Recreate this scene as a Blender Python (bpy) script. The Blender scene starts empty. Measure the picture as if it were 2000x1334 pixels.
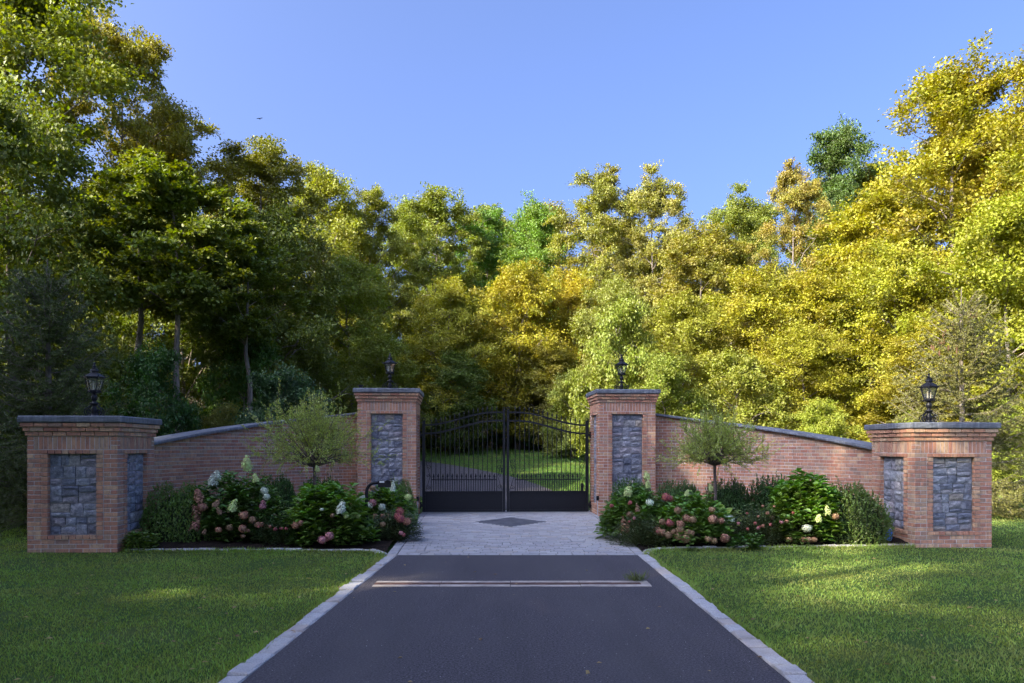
import bpy, math, random
import numpy as np
from math import sin, cos, pi, radians
random.seed(7)
scene = bpy.context.scene
COL = scene.collection

# ------------------------------------------------------------------ camera, sky, sun, exposure
EYE = 1.6
cam_d = bpy.data.cameras.new('camera')
cam_d.lens = 26.1; cam_d.sensor_width = 36.0; cam_d.shift_y = 0.1025
cam_d.clip_start = 0.1; cam_d.clip_end = 2000
cam = bpy.data.objects.new('camera', cam_d); COL.objects.link(cam)
cam.location = (0, 0, EYE); cam.rotation_euler = (pi/2, 0, 0)
scene.camera = cam

SUN_EL, SUN_AZ = radians(32), radians(-124)      # azimuth clockwise from +Y: behind the camera, to the left
world = bpy.data.worlds.new('World'); scene.world = world; world.use_nodes = True
wnt = world.node_tree
sky = wnt.nodes.new('ShaderNodeTexSky'); sky.sky_type = 'NISHITA'; sky.sun_disc = False
sky.sun_elevation = SUN_EL; sky.sun_rotation = SUN_AZ
sky.air_density = 0.5; sky.dust_density = 8.0; sky.ozone_density = 5.0; sky.altitude = 0
bg = wnt.nodes['Background']; bg.inputs[1].default_value = 0.13
tint = wnt.nodes.new('ShaderNodeMix'); tint.data_type = 'RGBA'; tint.blend_type = 'MULTIPLY'; tint.inputs[0].default_value = 1.0
tint.inputs[7].default_value = (.80, .85, 1.0, 1)          # the photograph's white balance leans to violet
wnt.links.new(sky.outputs[0], tint.inputs[6]); wnt.links.new(tint.outputs[2], bg.inputs[0])
sun_d = bpy.data.lights.new('sun', 'SUN'); sun_d.energy = 3.0; sun_d.angle = radians(0.6)
sun_d.color = (1.0, 0.88, 0.62)
sun = bpy.data.objects.new('sun', sun_d); COL.objects.link(sun)
to_sun = np.array([sin(SUN_AZ)*cos(SUN_EL), cos(SUN_AZ)*cos(SUN_EL), sin(SUN_EL)])
import mathutils
sun.rotation_euler = mathutils.Vector(to_sun).to_track_quat('Z', 'Y').to_euler()
sun.location = (-30, -20, 30)
scene.view_settings.view_transform = 'Standard'; scene.view_settings.look = 'None'
scene.view_settings.exposure = 2.28; scene.view_settings.gamma = 1.0
scene.view_settings.use_curve_mapping = False
scene.render.engine = 'CYCLES'
cy = scene.cycles
cy.use_denoising = True; cy.max_bounces = 10; cy.diffuse_bounces = 5; cy.glossy_bounces = 2
cy.transmission_bounces = 4; cy.transparent_max_bounces = 8; cy.caustics_reflective = False; cy.caustics_refractive = False
cy.use_adaptive_sampling = True; cy.adaptive_threshold = 0.02; cy.sample_clamp_indirect = 6

# ------------------------------------------------------------------ helpers
def ob(name, me, parent=None, loc=None, rz=None, scale=None):
    o = bpy.data.objects.new(name, me); COL.objects.link(o)
    if parent is not None: o.parent = parent
    if loc is not None: o.location = loc
    if rz is not None: o.rotation_euler = (0, 0, rz)
    if scale is not None: o.scale = scale
    return o
def tag(o, label, cat=None, group=None, kind=None):
    o['label'] = label
    if cat: o['category'] = cat
    if group: o['group'] = group
    if kind: o['kind'] = kind
    return o
def thing(name, label, cat, loc=(0, 0, 0), rz=0, group=None, kind=None):
    return tag(ob(name, None, None, loc, rz), label, cat, group, kind)

class MB:
    """collects polygons, builds ONE mesh object"""
    def __init__(s): s.v = []; s.f = []; s.r = []
    def add(s, vs, fs, r=0.0):
        n = len(s.v); s.v.extend(vs); s.f.extend([tuple(i+n for i in f) for f in fs]); s.r.extend([r]*len(fs))
    def box(s, x0, x1, y0, y1, z0, z1, r=0.0):
        s.add([(x0,y0,z0),(x1,y0,z0),(x1,y1,z0),(x0,y1,z0),(x0,y0,z1),(x1,y0,z1),(x1,y1,z1),(x0,y1,z1)],
              [(0,3,2,1),(4,5,6,7),(0,1,5,4),(1,2,6,5),(2,3,7,6),(3,0,4,7)], r)
    def tube(s, pts, rad, n=8, cap=True, r=0.0):
        pts = [mathutils.Vector(p) for p in pts]
        if not hasattr(rad, '__len__'): rad = [rad]*len(pts)
        vs = []; fs = []; ref = mathutils.Vector((0.13, 0.31, 0.94))
        for i, p in enumerate(pts):
            t = (pts[min(i+1, len(pts)-1)] - pts[max(i-1, 0)]).normalized()
            a = t.cross(ref)
            if a.length < 1e-3: a = t.cross(mathutils.Vector((1, 0, 0)))
            a.normalize(); b = t.cross(a)
            for k in range(n):
                q = p + (a*cos(2*pi*k/n) + b*sin(2*pi*k/n))*rad[i]; vs.append(tuple(q))
        for i in range(len(pts)-1):
            for k in range(n):
                fs.append((i*n+k, i*n+(k+1) % n, (i+1)*n+(k+1) % n, (i+1)*n+k))
        if cap:
            fs.append(tuple(range(n-1, -1, -1))); fs.append(tuple((len(pts)-1)*n+k for k in range(n)))
        s.add(vs, fs, r)
    def lathe(s, prof, n=16, c=(0, 0, 0), rot=0.0, r=0.0):
        vs = []; fs = []
        for (rr, z) in prof:
            for k in range(n):
                a = 2*pi*k/n + rot; vs.append((c[0]+rr*cos(a), c[1]+rr*sin(a), c[2]+z))
        m = len(prof)
        for i in range(m-1):
            for k in range(n): fs.append((i*n+k, i*n+(k+1) % n, (i+1)*n+(k+1) % n, (i+1)*n+k))
        if prof[0][0] > 1e-4: fs.append(tuple(range(n-1, -1, -1)))
        if prof[-1][0] > 1e-4: fs.append(tuple((m-1)*n+k for k in range(n)))
        s.add(vs, fs, r)
    def mesh(s, name, mat, smooth=False):
        me = bpy.data.meshes.new(name); me.from_pydata(s.v, [], s.f)
        if mat is not None: me.materials.append(mat)
        if any(s.r):
            a = me.attributes.new('rnd', 'FLOAT', 'FACE'); a.data.foreach_set('value', s.r)
        if smooth: me.polygons.foreach_set('use_smooth', [True]*len(me.polygons))
        me.update(); return me
    def build(s, name, mat, parent=None, loc=None, rz=None, smooth=False):
        return ob(name, s.mesh(name, mat, smooth), parent, loc, rz)

def np_mesh(name, V, Fq, mat, val=None, attr='val', smooth=False):
    """V (n,3), Fq (m,k) same-size polygons"""
    me = bpy.data.meshes.new(name); V = np.asarray(V, np.float32); Fq = np.asarray(Fq, np.int32)
    m, k = Fq.shape
    me.vertices.add(len(V)); me.vertices.foreach_set('co', V.ravel())
    me.loops.add(m*k); me.loops.foreach_set('vertex_index', Fq.ravel())
    me.polygons.add(m); me.polygons.foreach_set('loop_start', np.arange(0, m*k, k, dtype=np.int32))
    me.update(calc_edges=True)
    if val is not None:
        a = me.attributes.new(attr, 'FLOAT', 'FACE'); a.data.foreach_set('value', np.asarray(val, np.float32))
    if smooth: me.polygons.foreach_set('use_smooth', np.ones(m, bool))
    if mat is not None: me.materials.append(mat)
    me.validate(); return me

def unit(a):
    return a/np.maximum(np.linalg.norm(a, axis=1, keepdims=True), 1e-9)
def leaf_arrays(P, D, N, L, W, fold=0.18, six=False):
    """leaves: base P, axis D, normal N, length L, width W; returns V, F and leaves-per-face"""
    D = unit(D); S = unit(np.cross(D, N)); N = unit(np.cross(S, D))
    L = L[:, None]; W = W[:, None]; n = len(P)
    up = N*W*fold
    if six:
        V = np.stack([P, P+D*L*.3+S*W*.45+up, P+D*L*.62+S*W*.42+up*.9, P+D*L, P+D*L*.62-S*W*.42+up*.9, P+D*L*.3-S*W*.45+up], 1)
        V[:, 3] -= N*L*.12
        b = np.arange(n)[:, None]*6
        F = np.concatenate([b+np.array([[0, 3, 2, 1]]), b+np.array([[0, 5, 4, 3]])], 0)
        return V.reshape(-1, 3), F
    V = np.stack([P, P+D*L*.48+S*W*.5+up, P+D*L, P+D*L*.48-S*W*.5+up], 1)
    b = np.arange(n)[:, None]*4
    F = np.concatenate([b+np.array([[0, 2, 1]]), b+np.array([[0, 3, 2]])], 0)
    return V.reshape(-1, 3), F

# ------------------------------------------------------------------ materials
class NT:
    def __init__(s, name):
        s.m = bpy.data.materials.new(name); s.m.use_nodes = True; s.t = s.m.node_tree
        s.b = s.t.nodes['Principled BSDF']; s.out = s.t.nodes['Material Output']
    def n(s, typ, **kw):
        nd = s.t.nodes.new('ShaderNode'+typ)
        for k, v in kw.items():
            if k.startswith('i_'): nd.inputs[k[2:].replace('_', ' ')].default_value = v
            else: setattr(nd, k, v)
        return nd
    def l(s, a, b): s.t.links.new(a, b)
    def pos(s, scale=(1, 1, 1), obj=False):
        m = s.n('Mapping'); m.inputs['Scale'].default_value = scale
        if obj: s.l(s.n('TexCoord').outputs['Object'], m.inputs[0])
        else: s.l(s.n('NewGeometry').outputs['Position'], m.inputs[0])
        return m.outputs[0]
    def noise(s, vec, scale, detail=4, rough=.6):
        t = s.n('TexNoise'); t.inputs['Scale'].default_value = scale; t.inputs['Detail'].default_value = detail
        t.inputs['Roughness'].default_value = rough; s.l(vec, t.inputs['Vector']); return t.outputs[0]
    def ramp(s, fac, stops, interp='LINEAR'):
        r = s.n('ValToRGB'); r.color_ramp.interpolation = interp; e = r.color_ramp.elements
        while len(e) < len(stops): e.new(.5)
        for i, (p, c) in enumerate(stops):
            e[i].position = p; e[i].color = (c, c, c, 1) if not hasattr(c, '__len__') else (*c[:3], 1)
        s.l(fac, r.inputs[0]); return r.outputs[0]
    def mix(s, fac, a, b, blend='MIX'):
        m = s.n('Mix', data_type='RGBA', blend_type=blend)
        for sock, v in ((m.inputs[0], fac), (m.inputs[6], a), (m.inputs[7], b)):
            if isinstance(v, bpy.types.NodeSocket): s.l(v, sock)
            elif hasattr(v, '__len__'): sock.default_value = (*v[:3], 1)
            else: sock.default_value = v
        return m.outputs[2]
    def math(s, op, a, b=None):
        m = s.n('Math', operation=op)
        for sock, v in ((m.inputs[0], a), (m.inputs[1], b)):
            if v is None: continue
            if isinstance(v, bpy.types.NodeSocket): s.l(v, sock)
            else: sock.default_value = v
        return m.outputs[0]
    def attr(s, name): return s.n('Attribute', attribute_name=name).outputs['Fac']
    def rnd(s):
        return s.math('FRACT', s.math('ADD', s.n('ObjectInfo').outputs['Random'], s.attr('rnd')))
    def col(s, c): s.l(c, s.b.inputs['Base Color']) if isinstance(c, bpy.types.NodeSocket) else setattr(s.b.inputs['Base Color'], 'default_value', (*c, 1))
    def bump(s, h, strength=.4, dist=.01):
        b = s.n('Bump'); b.inputs['Strength'].default_value = strength; b.inputs['Distance'].default_value = dist
        s.l(h, b.inputs['Height']); s.l(b.outputs[0], s.b.inputs['Normal'])
    def fin(s, rough=.7, spec=.4, metal=0):
        if isinstance(rough, bpy.types.NodeSocket): s.l(rough, s.b.inputs['Roughness'])
        else: s.b.inputs['Roughness'].default_value = rough
        s.b.inputs['Specular IOR Level'].default_value = spec; s.b.inputs['Metallic'].default_value = metal
        return s.m

M = {}
# brick: each brick its own tone, dark flashing, pale wear
t = NT('brick'); r = t.rnd()
c = t.ramp(r, [(0, (.37,.155,.085)), (.16, (.46,.215,.115)), (.32, (.32,.115,.068)), (.46, (.52,.29,.155)), (.6, (.39,.15,.088)), (.72, (.56,.37,.21)), (.84, (.26,.155,.105)), (.92, (.45,.31,.19)), (1, (.43,.18,.10))])
n1 = t.noise(t.pos((1, 1, .35)), 26, 3, .7); n2 = t.noise(t.pos(), 120, 3, .6); n3 = t.noise(t.pos((1,1,.4)), 3.2, 3)
c = t.mix(t.ramp(n1, [(.46, 0), (.68, .8)]), c, (.13, .075, .06))
c = t.mix(t.ramp(n2, [(.35, .25), (.7, 0)]), c, (.62, .42, .34))
c = t.mix(t.ramp(n3, [(.58, 0), (.8, .35)]), c, (.19, .13, .11))
t.col(c); t.bump(n2, .35, .004); M['brick'] = t.fin(.85, .25)
t = NT('mortar'); n1 = t.noise(t.pos(), 60, 4); n2 = t.noise(t.pos(), 2.5, 3)
t.col(t.mix(t.ramp(n2, [(.35, 0), (.75, .6)]), t.ramp(n1, [(.3, (.56,.53,.51)), (.7, (.72,.69,.67))]), (.33,.28,.25))); t.bump(n1, .5, .004); M['mortar'] = t.fin(.95, .1)
# split granite of the panels
t = NT('granite'); r = t.rnd()
n1 = t.noise(t.pos((1, 1, 1.5)), 14, 6, .72); n2 = t.noise(t.pos(), 75, 4, .7); n3 = t.noise(t.pos((1,1,2.2)), 5, 4, .65)
c = t.ramp(n1, [(.3, (.07,.075,.09)), (.5, (.18,.186,.21)), (.68, (.42,.425,.45))])
c = t.mix(t.ramp(n2, [(.52, 0), (.68, .7)]), c, (.5, .5, .51))
c = t.mix(t.ramp(n3, [(.55, 0), (.75, .5)]), c, (.05, .05, .06))
tint = t.ramp(r, [(0, (.6,.64,.75)), (.3, (.95,.97,1.0)), (.55, (1.25,1.25,1.27)), (.72, (1.15,1.02,1.0)), (.84, (.58,.61,.7)), (.93, (1.35,1.25,1.1)), (1, (1.5,1.25,.95))])
t.col(t.mix(1.0, c, tint, 'MULTIPLY')); t.bump(t.math('ADD', t.math('MULTIPLY', n1, 2.0), n2), .7, .014); M['granite'] = t.fin(.72, .35)
t = NT('stone_joint'); t.col((.10, .10, .105)); M['stone_joint'] = t.fin(.95, .1)
# bluestone copings
t = NT('bluestone'); n1 = t.noise(t.pos((3, 3, .5)), 6, 4, .65); n2 = t.noise(t.pos(), 45, 4); n3 = t.noise(t.pos(), 1.3, 3)
c = t.ramp(n1, [(.3, (.085,.095,.115)), (.55, (.15,.162,.19)), (.75, (.29,.295,.32))])
c = t.mix(t.ramp(n3, [(.45, 0), (.7, .5)]), c, (.085,.08,.085))
c = t.mix(t.ramp(n2, [(.6, 0), (.75, .25)]), c, (.28,.28,.29))
t.col(c); t.bump(n2, .4, .006); M['bluestone'] = t.fin(.62, .45)
# edging blocks and pavers
t = NT('edging_granite'); r = t.rnd(); n1 = t.noise(t.pos(), 90, 4, .7); n2 = t.noise(t.pos(), 7, 4)
c = t.ramp(n1, [(.3, (.24,.235,.235)), (.5, (.40,.395,.395)), (.7, (.55,.55,.55))])
c = t.mix(t.ramp(r, [(0, 0), (.75, .25), (1, .75)]), c, (.37,.31,.26)); c = t.mix(t.ramp(n2, [(.5, 0), (.75, .5)]), c, (.24,.23,.22))
t.col(c); t.bump(t.math('ADD', n1, n2), .6, .008); M['edging_granite'] = t.fin(.85, .25)
t = NT('paver'); r = t.rnd(); n1 = t.noise(t.pos(), 70, 4, .7); n2 = t.noise(t.pos(), 1.1, 4)
c = t.ramp(r, [(0, (.31,.305,.31)), (.3, (.42,.41,.405)), (.55, (.36,.34,.335)), (.72, (.46,.45,.44)), (.86, (.42,.37,.32)), (1, (.26,.255,.265))])
c = t.mix(t.ramp(n1, [(.35, .5), (.7, 0)]), c, (.20,.195,.2)); c = t.mix(t.ramp(n2, [(.45, 0), (.7, .35)]), c, (.22,.21,.21))
t.col(c); t.bump(n1, .5, .005); M['paver'] = t.fin(.85, .25)
t = NT('slate_paver'); r = t.rnd(); n1 = t.noise(t.pos(), 30, 4)
t.col(t.mix(t.math('MULTIPLY', r, .5), t.ramp(n1, [(.3, (.05,.052,.06)), (.7, (.10,.10,.115))]), (.12,.12,.14))); t.bump(n1, .3, .005); M['slate_paver'] = t.fin(.6, .4)
t = NT('joint_sand'); n1 = t.noise(t.pos(), 40, 4); t.col(t.ramp(n1, [(.3, (.07,.06,.05)), (.7, (.15,.13,.11))])); M['joint_sand'] = t.fin(.95, .1)
# asphalt
t = NT('asphalt'); n1 = t.noise(t.pos(), 58, 5, .9); n2 = t.noise(t.pos((1, .5, 1)), 1.2, 5, .6); n3 = t.noise(t.pos((1, .35, 1)), .55, 4); n4 = t.noise(t.pos((1, .12, 1)), 2.2, 4, .6)
vo = t.n('TexVoronoi'); vo.inputs['Scale'].default_value = 55; t.l(t.pos(), vo.inputs['Vector'])
c = t.ramp(n1, [(.36, (.008,.0075,.009)), (.5, (.050,.043,.050)), (.62, (.15,.14,.152))])
c = t.mix(t.ramp(n2, [(.42, 0), (.75, .45)]), c, (.075,.068,.07))
c = t.mix(t.ramp(n4, [(.45, 0), (.8, .4)]), c, (.022,.020,.023))
c = t.mix(t.ramp(n3, [(.58, 0), (.76, .32)]), c, (.15,.105,.08))
sx = t.n('SeparateXYZ'); t.l(t.pos(), sx.inputs[0]); tr_ = t.math('ABSOLUTE', t.math('SUBTRACT', t.math('ABSOLUTE', t.math('ADD', sx.outputs[0], t.math('MULTIPLY', n3, .3))), .95))
c = t.mix(t.math('MULTIPLY', t.ramp(tr_, [(.05, .42), (.42, 0)]), t.ramp(n2, [(.3, .4), (.6, 1)])), c, (.075,.069,.074))
sp = t.math('MULTIPLY', t.math('LESS_THAN', vo.outputs['Distance'], .22), t.math('GREATER_THAN', t.noise(t.pos((1,1,0)), 33, 0), .765))
c = t.mix(sp, c, (.5,.49,.48))
t.col(c); t.bump(n1, .6, .008); M['asphalt'] = t.fin(.85, .3)
t = NT('concrete_strip'); n1 = t.noise(t.pos((.4, 1, 1)), 25, 4); n2 = t.noise(t.pos((.6, 1, 1)), 4, 5, .7); t.col(t.mix(t.ramp(n2, [(.42, 0), (.7, .75)]), t.ramp(n1, [(.3, (.33,.285,.25)), (.7, (.52,.46,.40))]), (.16,.14,.13))); M['concrete_strip'] = t.fin(.9, .2)
t = NT('channel_rust'); n1 = t.noise(t.pos(), 9, 4); t.col(t.ramp(n1, [(.35, (.05,.03,.028)), (.7, (.16,.085,.065))])); M['channel_rust'] = t.fin(.85, .2)
# ground: turf soil / leaf litter
t = NT('ground'); n1 = t.noise(t.pos(), 30, 5); n2 = t.noise(t.pos(), 1.3, 5); n3 = t.noise(t.pos(), 2.2, 5)
g = t.mix(t.ramp(n2, [(.4, 0), (.7, 1)]), t.ramp(n1, [(.3, (.022,.045,.010)), (.7, (.055,.105,.022))]), t.ramp(n1, [(.3, (.045,.06,.014)), (.7, (.085,.12,.028))]))
w = t.ramp(n1, [(.3, (.020,.014,.008)), (.7, (.075,.050,.028))])
w = t.mix(t.ramp(n3, [(.5, 0), (.65, .6)]), w, (.03,.05,.012))
t.col(t.mix(t.attr('wood'), g, w)); t.bump(n1, .5, .02); M['ground'] = t.fin(.95, .1)
t = NT('mulch'); n1 = t.noise(t.pos((1, 1, 1)), 34, 5, .7); n2 = t.noise(t.pos(), 2, 3)
c = t.ramp(n1, [(.3, (.008,.006,.005)), (.55, (.026,.018,.014)), (.75, (.075,.050,.035))])
t.col(c); t.bump(n1, 1, .03); M['mulch'] = t.fin(.95, .1)
# metal
t = NT('black_iron'); n1 = t.noise(t.pos(), 25, 3); t.col(t.ramp(n1, [(.3, (.006,.006,.008)), (.7, (.012,.012,.016))])); M['black_iron'] = t.fin(t.ramp(n1, [(.3, .32), (.7, .5)]), .28)
t = NT('pipe_grey'); t.col((.36, .36, .37)); M['pipe_grey'] = t.fin(.5, .5)
t = NT('white_label'); t.col((.6, .6, .58)); M['white_label'] = t.fin(.5, .4)
t = NT('blue_plastic'); n1 = t.noise(t.pos(), 30, 3); t.col(t.ramp(n1, [(.3, (.03,.12,.48)), (.7, (.12,.26,.66))])); M['blue_plastic'] = t.fin(.35, .5)
t = NT('candle'); t.col((.75, .68, .5)); M['candle'] = t.fin(.5, .3)
t = NT('lamp_glass')
tr = t.n('BsdfTransparent'); gl = t.n('BsdfGlossy'); gl.inputs['Roughness'].default_value = .08; df = t.n('BsdfTranslucent'); df.inputs[0].default_value = (.75,.74,.68,1)
mx = t.n('MixShader'); mx.inputs[0].default_value = .22; t.l(tr.outputs[0], mx.inputs[1]); t.l(df.outputs[0], mx.inputs[2])
mx2 = t.n('MixShader'); mx2.inputs[0].default_value = .14; t.l(mx.outputs[0], mx2.inputs[1]); t.l(gl.outputs[0], mx2.inputs[2]); t.l(mx2.outputs[0], t.out.inputs[0]); M['lamp_glass'] = t.m
# bark
t = NT('bark'); n1 = t.noise(t.pos((5, 5, 1)), 3.5, 5, .7)
t.col(t.ramp(n1, [(.3, (.085,.07,.058)), (.55, (.21,.178,.15)), (.75, (.34,.295,.25))])); t.bump(n1, .8, .03); M['bark'] = t.fin(.9, .15)
# leaves: the plant's own colour comes from the object colour, each leaf a little different
def leaf_mat(name, trans=.32, rough=.5, spec=.35, hue=.05, turn=None, vlo=.55, vhi=1.45, nscale=.45):
    t = NT(name); oi = t.n('ObjectInfo'); v = t.attr('val')
    hs = t.n('HueSaturation')
    t.l(t.math('ADD', .5-hue/2, t.math('MULTIPLY', v, hue)), hs.inputs['Hue'])
    t.l(t.math('ADD', vlo, t.math('MULTIPLY', v, vhi-vlo)), hs.inputs['Value'])
    base = oi.outputs['Color']
    if turn is not None:
        nz = t.noise(t.pos(), nscale, 3, .6)
        base = t.mix(t.ramp(nz, [(.50, 0), (.66, turn[3])]), base, turn[:3])
        if name == 'leaf_autumn': base = t.mix(t.ramp(t.noise(t.pos(), .8, 4, .65), [(.46, 0), (.62, .6)]), base, (.115, .145, .02))
    t.l(base, hs.inputs['Color']); c = hs.outputs[0]
    t.col(c); m = t.fin(rough, spec)
    if trans > 0:
        tl = t.n('BsdfTranslucent'); hs2 = t.n('HueSaturation'); hs2.inputs['Saturation'].default_value = 1.35; hs2.inputs['Value'].default_value = 1.35
        t.l(c, hs2.inputs['Color']); t.l(hs2.outputs[0], tl.inputs[0])
        mx = t.n('MixShader'); mx.inputs[0].default_value = trans
        t.l(t.b.outputs[0], mx.inputs[1]); t.l(tl.outputs[0], mx.inputs[2]); t.l(mx.outputs[0], t.out.inputs[0])
    return m
M['leaf'] = leaf_mat('leaf')
M['leaf_autumn'] = leaf_mat('leaf_autumn', hue=.045, turn=(.30, .205, .03, .35))
M['needle'] = leaf_mat('needle', trans=.12, hue=.03)
M['shrub_leaf'] = leaf_mat('shrub_leaf', trans=.25, rough=.42, spec=.45, hue=.05, vlo=.45, vhi=1.5)
M['petal'] = leaf_mat('petal', trans=.25, rough=.7, spec=.2, hue=.05, vlo=.7, vhi=1.25)
M['grass_blade'] = leaf_mat('grass_blade', trans=.3, rough=.5, spec=.3, hue=.07, turn=(.30, .29, .095, .6), vlo=.45, vhi=1.5, nscale=.8)

# ------------------------------------------------------------------ terrain
def G(x, y):
    x = np.asarray(x, float); y = np.asarray(y, float)
    tilt = -0.008*np.sign(x)*np.clip(np.abs(x)-2.2, 0, 10)
    t = np.clip((y-20)/26, 0, 1); rise = 1.5*t*t*(3-2*t) + .06*np.clip(y-46, 0, 30) + .16*np.clip(y-70, 0, 60)
    side = .05*np.clip(np.abs(x)-16, 0, 60)*np.clip((y-16)/12, 0, 1)
    return tilt + rise + side
def g1(x, y): return float(G(x, y))
def wood(x, y):
    a = np.clip((y-45+.6*np.sin(x*.7))/1.5, 0, 1)
    b = np.clip((-x-8.6-.10*(y-12)+.5*np.sin(y*.8))/1.0, 0, 1)*np.clip((y-17)/3, 0, 1)
    c = np.clip((x-12.5+.6*np.sin(y*.6))/1.2, 0, 1)*np.clip((y-24)/2, 0, 1)
    return np.maximum(a, np.maximum(b, c))
gx = np.unique(np.concatenate([np.linspace(-260, -40, 14), np.linspace(-40, -14, 27), np.linspace(-14, 14, 57), np.linspace(14, 40, 27), np.linspace(40, 260, 14)]))
gy = np.unique(np.concatenate([np.linspace(-120, -20, 10), np.linspace(-20, 0, 11), np.linspace(0, 56, 113), np.linspace(56, 140, 40), np.linspace(140, 500, 10)]))
XX, YY = np.meshgrid(gx, gy); ZZ = G(XX, YY) - .03
nx, ny = len(gx), len(gy)
idx = np.arange(nx*ny).reshape(ny, nx)
Fq = np.stack([idx[:-1, :-1].ravel(), idx[:-1, 1:].ravel(), idx[1:, 1:].ravel(), idx[1:, :-1].ravel()], 1)
me = np_mesh('ground', np.stack([XX.ravel(), YY.ravel(), ZZ.ravel()], 1), Fq, M['ground'], smooth=True)
a = me.attributes.new('wood', 'FLOAT', 'POINT'); a.data.foreach_set('value', wood(XX, YY).ravel().astype(np.float32))
tag(ob('ground', me), 'grassy ground running back to the wooded slope', kind='structure')

def strip(name, left, right, mat, dz, n=60, cols=7):
    """sheet between two polylines, laid dz above the terrain"""
    def res(pl, n):
        pl = np.array(pl, float); d = np.r_[0, np.cumsum(np.linalg.norm(np.diff(pl, axis=0), axis=1))]
        s = np.linspace(0, d[-1], n); return np.stack([np.interp(s, d, pl[:, 0]), np.interp(s, d, pl[:, 1])], 1)
    A, B = res(left, n), res(right, n); u = np.linspace(0, 1, cols)[None, :, None]
    P = A[:, None]*(1-u) + B[:, None]*u; P = P.reshape(-1, 2)
    V = np.c_[P, G(P[:, 0], P[:, 1])+dz]; i = np.arange(n*cols).reshape(n, cols)
    F = np.stack([i[:-1, :-1].ravel(), i[:-1, 1:].ravel(), i[1:, 1:].ravel(), i[1:, :-1].ravel()], 1)
    return ob(name, np_mesh(name, V, F, mat, smooth=True))
def smooth_line(pl, k=3):
    pl = [np.array(p, float) for p in pl]
    for _ in range(k):
        q = [pl[0]]
        for a, b in zip(pl[:-1], pl[1:]): q += [a*.75+b*.25, a*.25+b*.75]
        q.append(pl[-1]); pl = q
    return pl

# asphalt: front drive (flat at z 0) and the drive beyond the gate
EL = lambda y: np.interp(y, [-4, 5.0, 10.94], [-1.99, -1.835, -1.69])      # asphalt edges
ER = lambda y: np.interp(y, [-4, 5.0, 10.94], [1.93, 1.887, 1.85])
ys = np.linspace(-6, 10.94, 40)
tag(strip('driveway', [(EL(y), y) for y in ys], [(ER(y), y) for y in ys], M['asphalt'], .0, 60, 9), 'dark asphalt driveway leading up to the paved apron', kind='structure')
tag(strip('road', smooth_line([(-2.15, 18.7), (-2.7, 23), (-4.6, 28), (-9, 33.5), (-18, 38)]), smooth_line([(1.95, 18.75), (1.6, 24), (0, 29.5), (-4.5, 35.5), (-18, 43)]), M['asphalt'], .02, 70, 9),
    'asphalt drive curving away to the left behind the gate', kind='structure')

# chamfered block meshes, shared by size
_blk = {}
def chamfer_verts(w, d, h, c):
    vs = []
    for sx in (-1, 1):
        for sy in (-1, 1):
            for sz in (-1, 1):
                X, Y, Z = sx*w/2, sy*d/2, sz*h/2
                vs += [(X, Y-sy*c, Z-sz*c), (X-sx*c, Y, Z-sz*c), (X-sx*c, Y-sy*c, Z)]
    return vs
def _chamfer_faces():
    I = lambda sx, sy, sz, k: ((sx*2+sy)*2+sz)*3+k
    f = []
    for s in (0, 1):
        q = [I(s,0,0,0), I(s,1,0,0), I(s,1,1,0), I(s,0,1,0)]; f.append(q if s else q[::-1])
        q = [I(0,s,0,1), I(1,s,0,1), I(1,s,1,1), I(0,s,1,1)]; f.append(q[::-1] if s else q)
        q = [I(0,0,s,2), I(1,0,s,2), I(1,1,s,2), I(0,1,s,2)]; f.append(q if s else q[::-1])
    for a in (0, 1):
        for b in (0, 1):
            q = [I(a,b,0,0), I(a,b,0,1), I(a,b,1,1), I(a,b,1,0)]; f.append(q if (a == b) else q[::-1])
            q = [I(0,a,b,1), I(0,a,b,2), I(1,a,b,2), I(1,a,b,1)]; f.append(q if (a == b) else q[::-1])
            q = [I(a,0,b,0), I(a,0,b,2), I(a,1,b,2), I(a,1,b,0)]; f.append(q[::-1] if (a == b) else q)
            for c in (0, 1):
                q = [I(a,b,c,0), I(a,b,c,1), I(a,b,c,2)]; f.append(q if (a+b+c) % 2 else q[::-1])
    return [tuple(q) for q in f]
CF = _chamfer_faces()
def block_mesh(name, w, d, h, c, mat, wob=0.0, variant=0):
    key = (name, round(w, 3), round(d, 3), round(h, 3), variant)
    if key not in _blk:
        v = chamfer_verts(w, d, h, c)
        if wob:
            rr = random.Random(variant*31+7); v = [(x+rr.uniform(-wob, wob), y+rr.uniform(-wob, wob), z+rr.uniform(-wob, wob)*.5) for x, y, z in v]
        mb = MB(); mb.add(v, CF); _blk[key] = mb.mesh(name, mat)
    return _blk[key]

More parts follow.
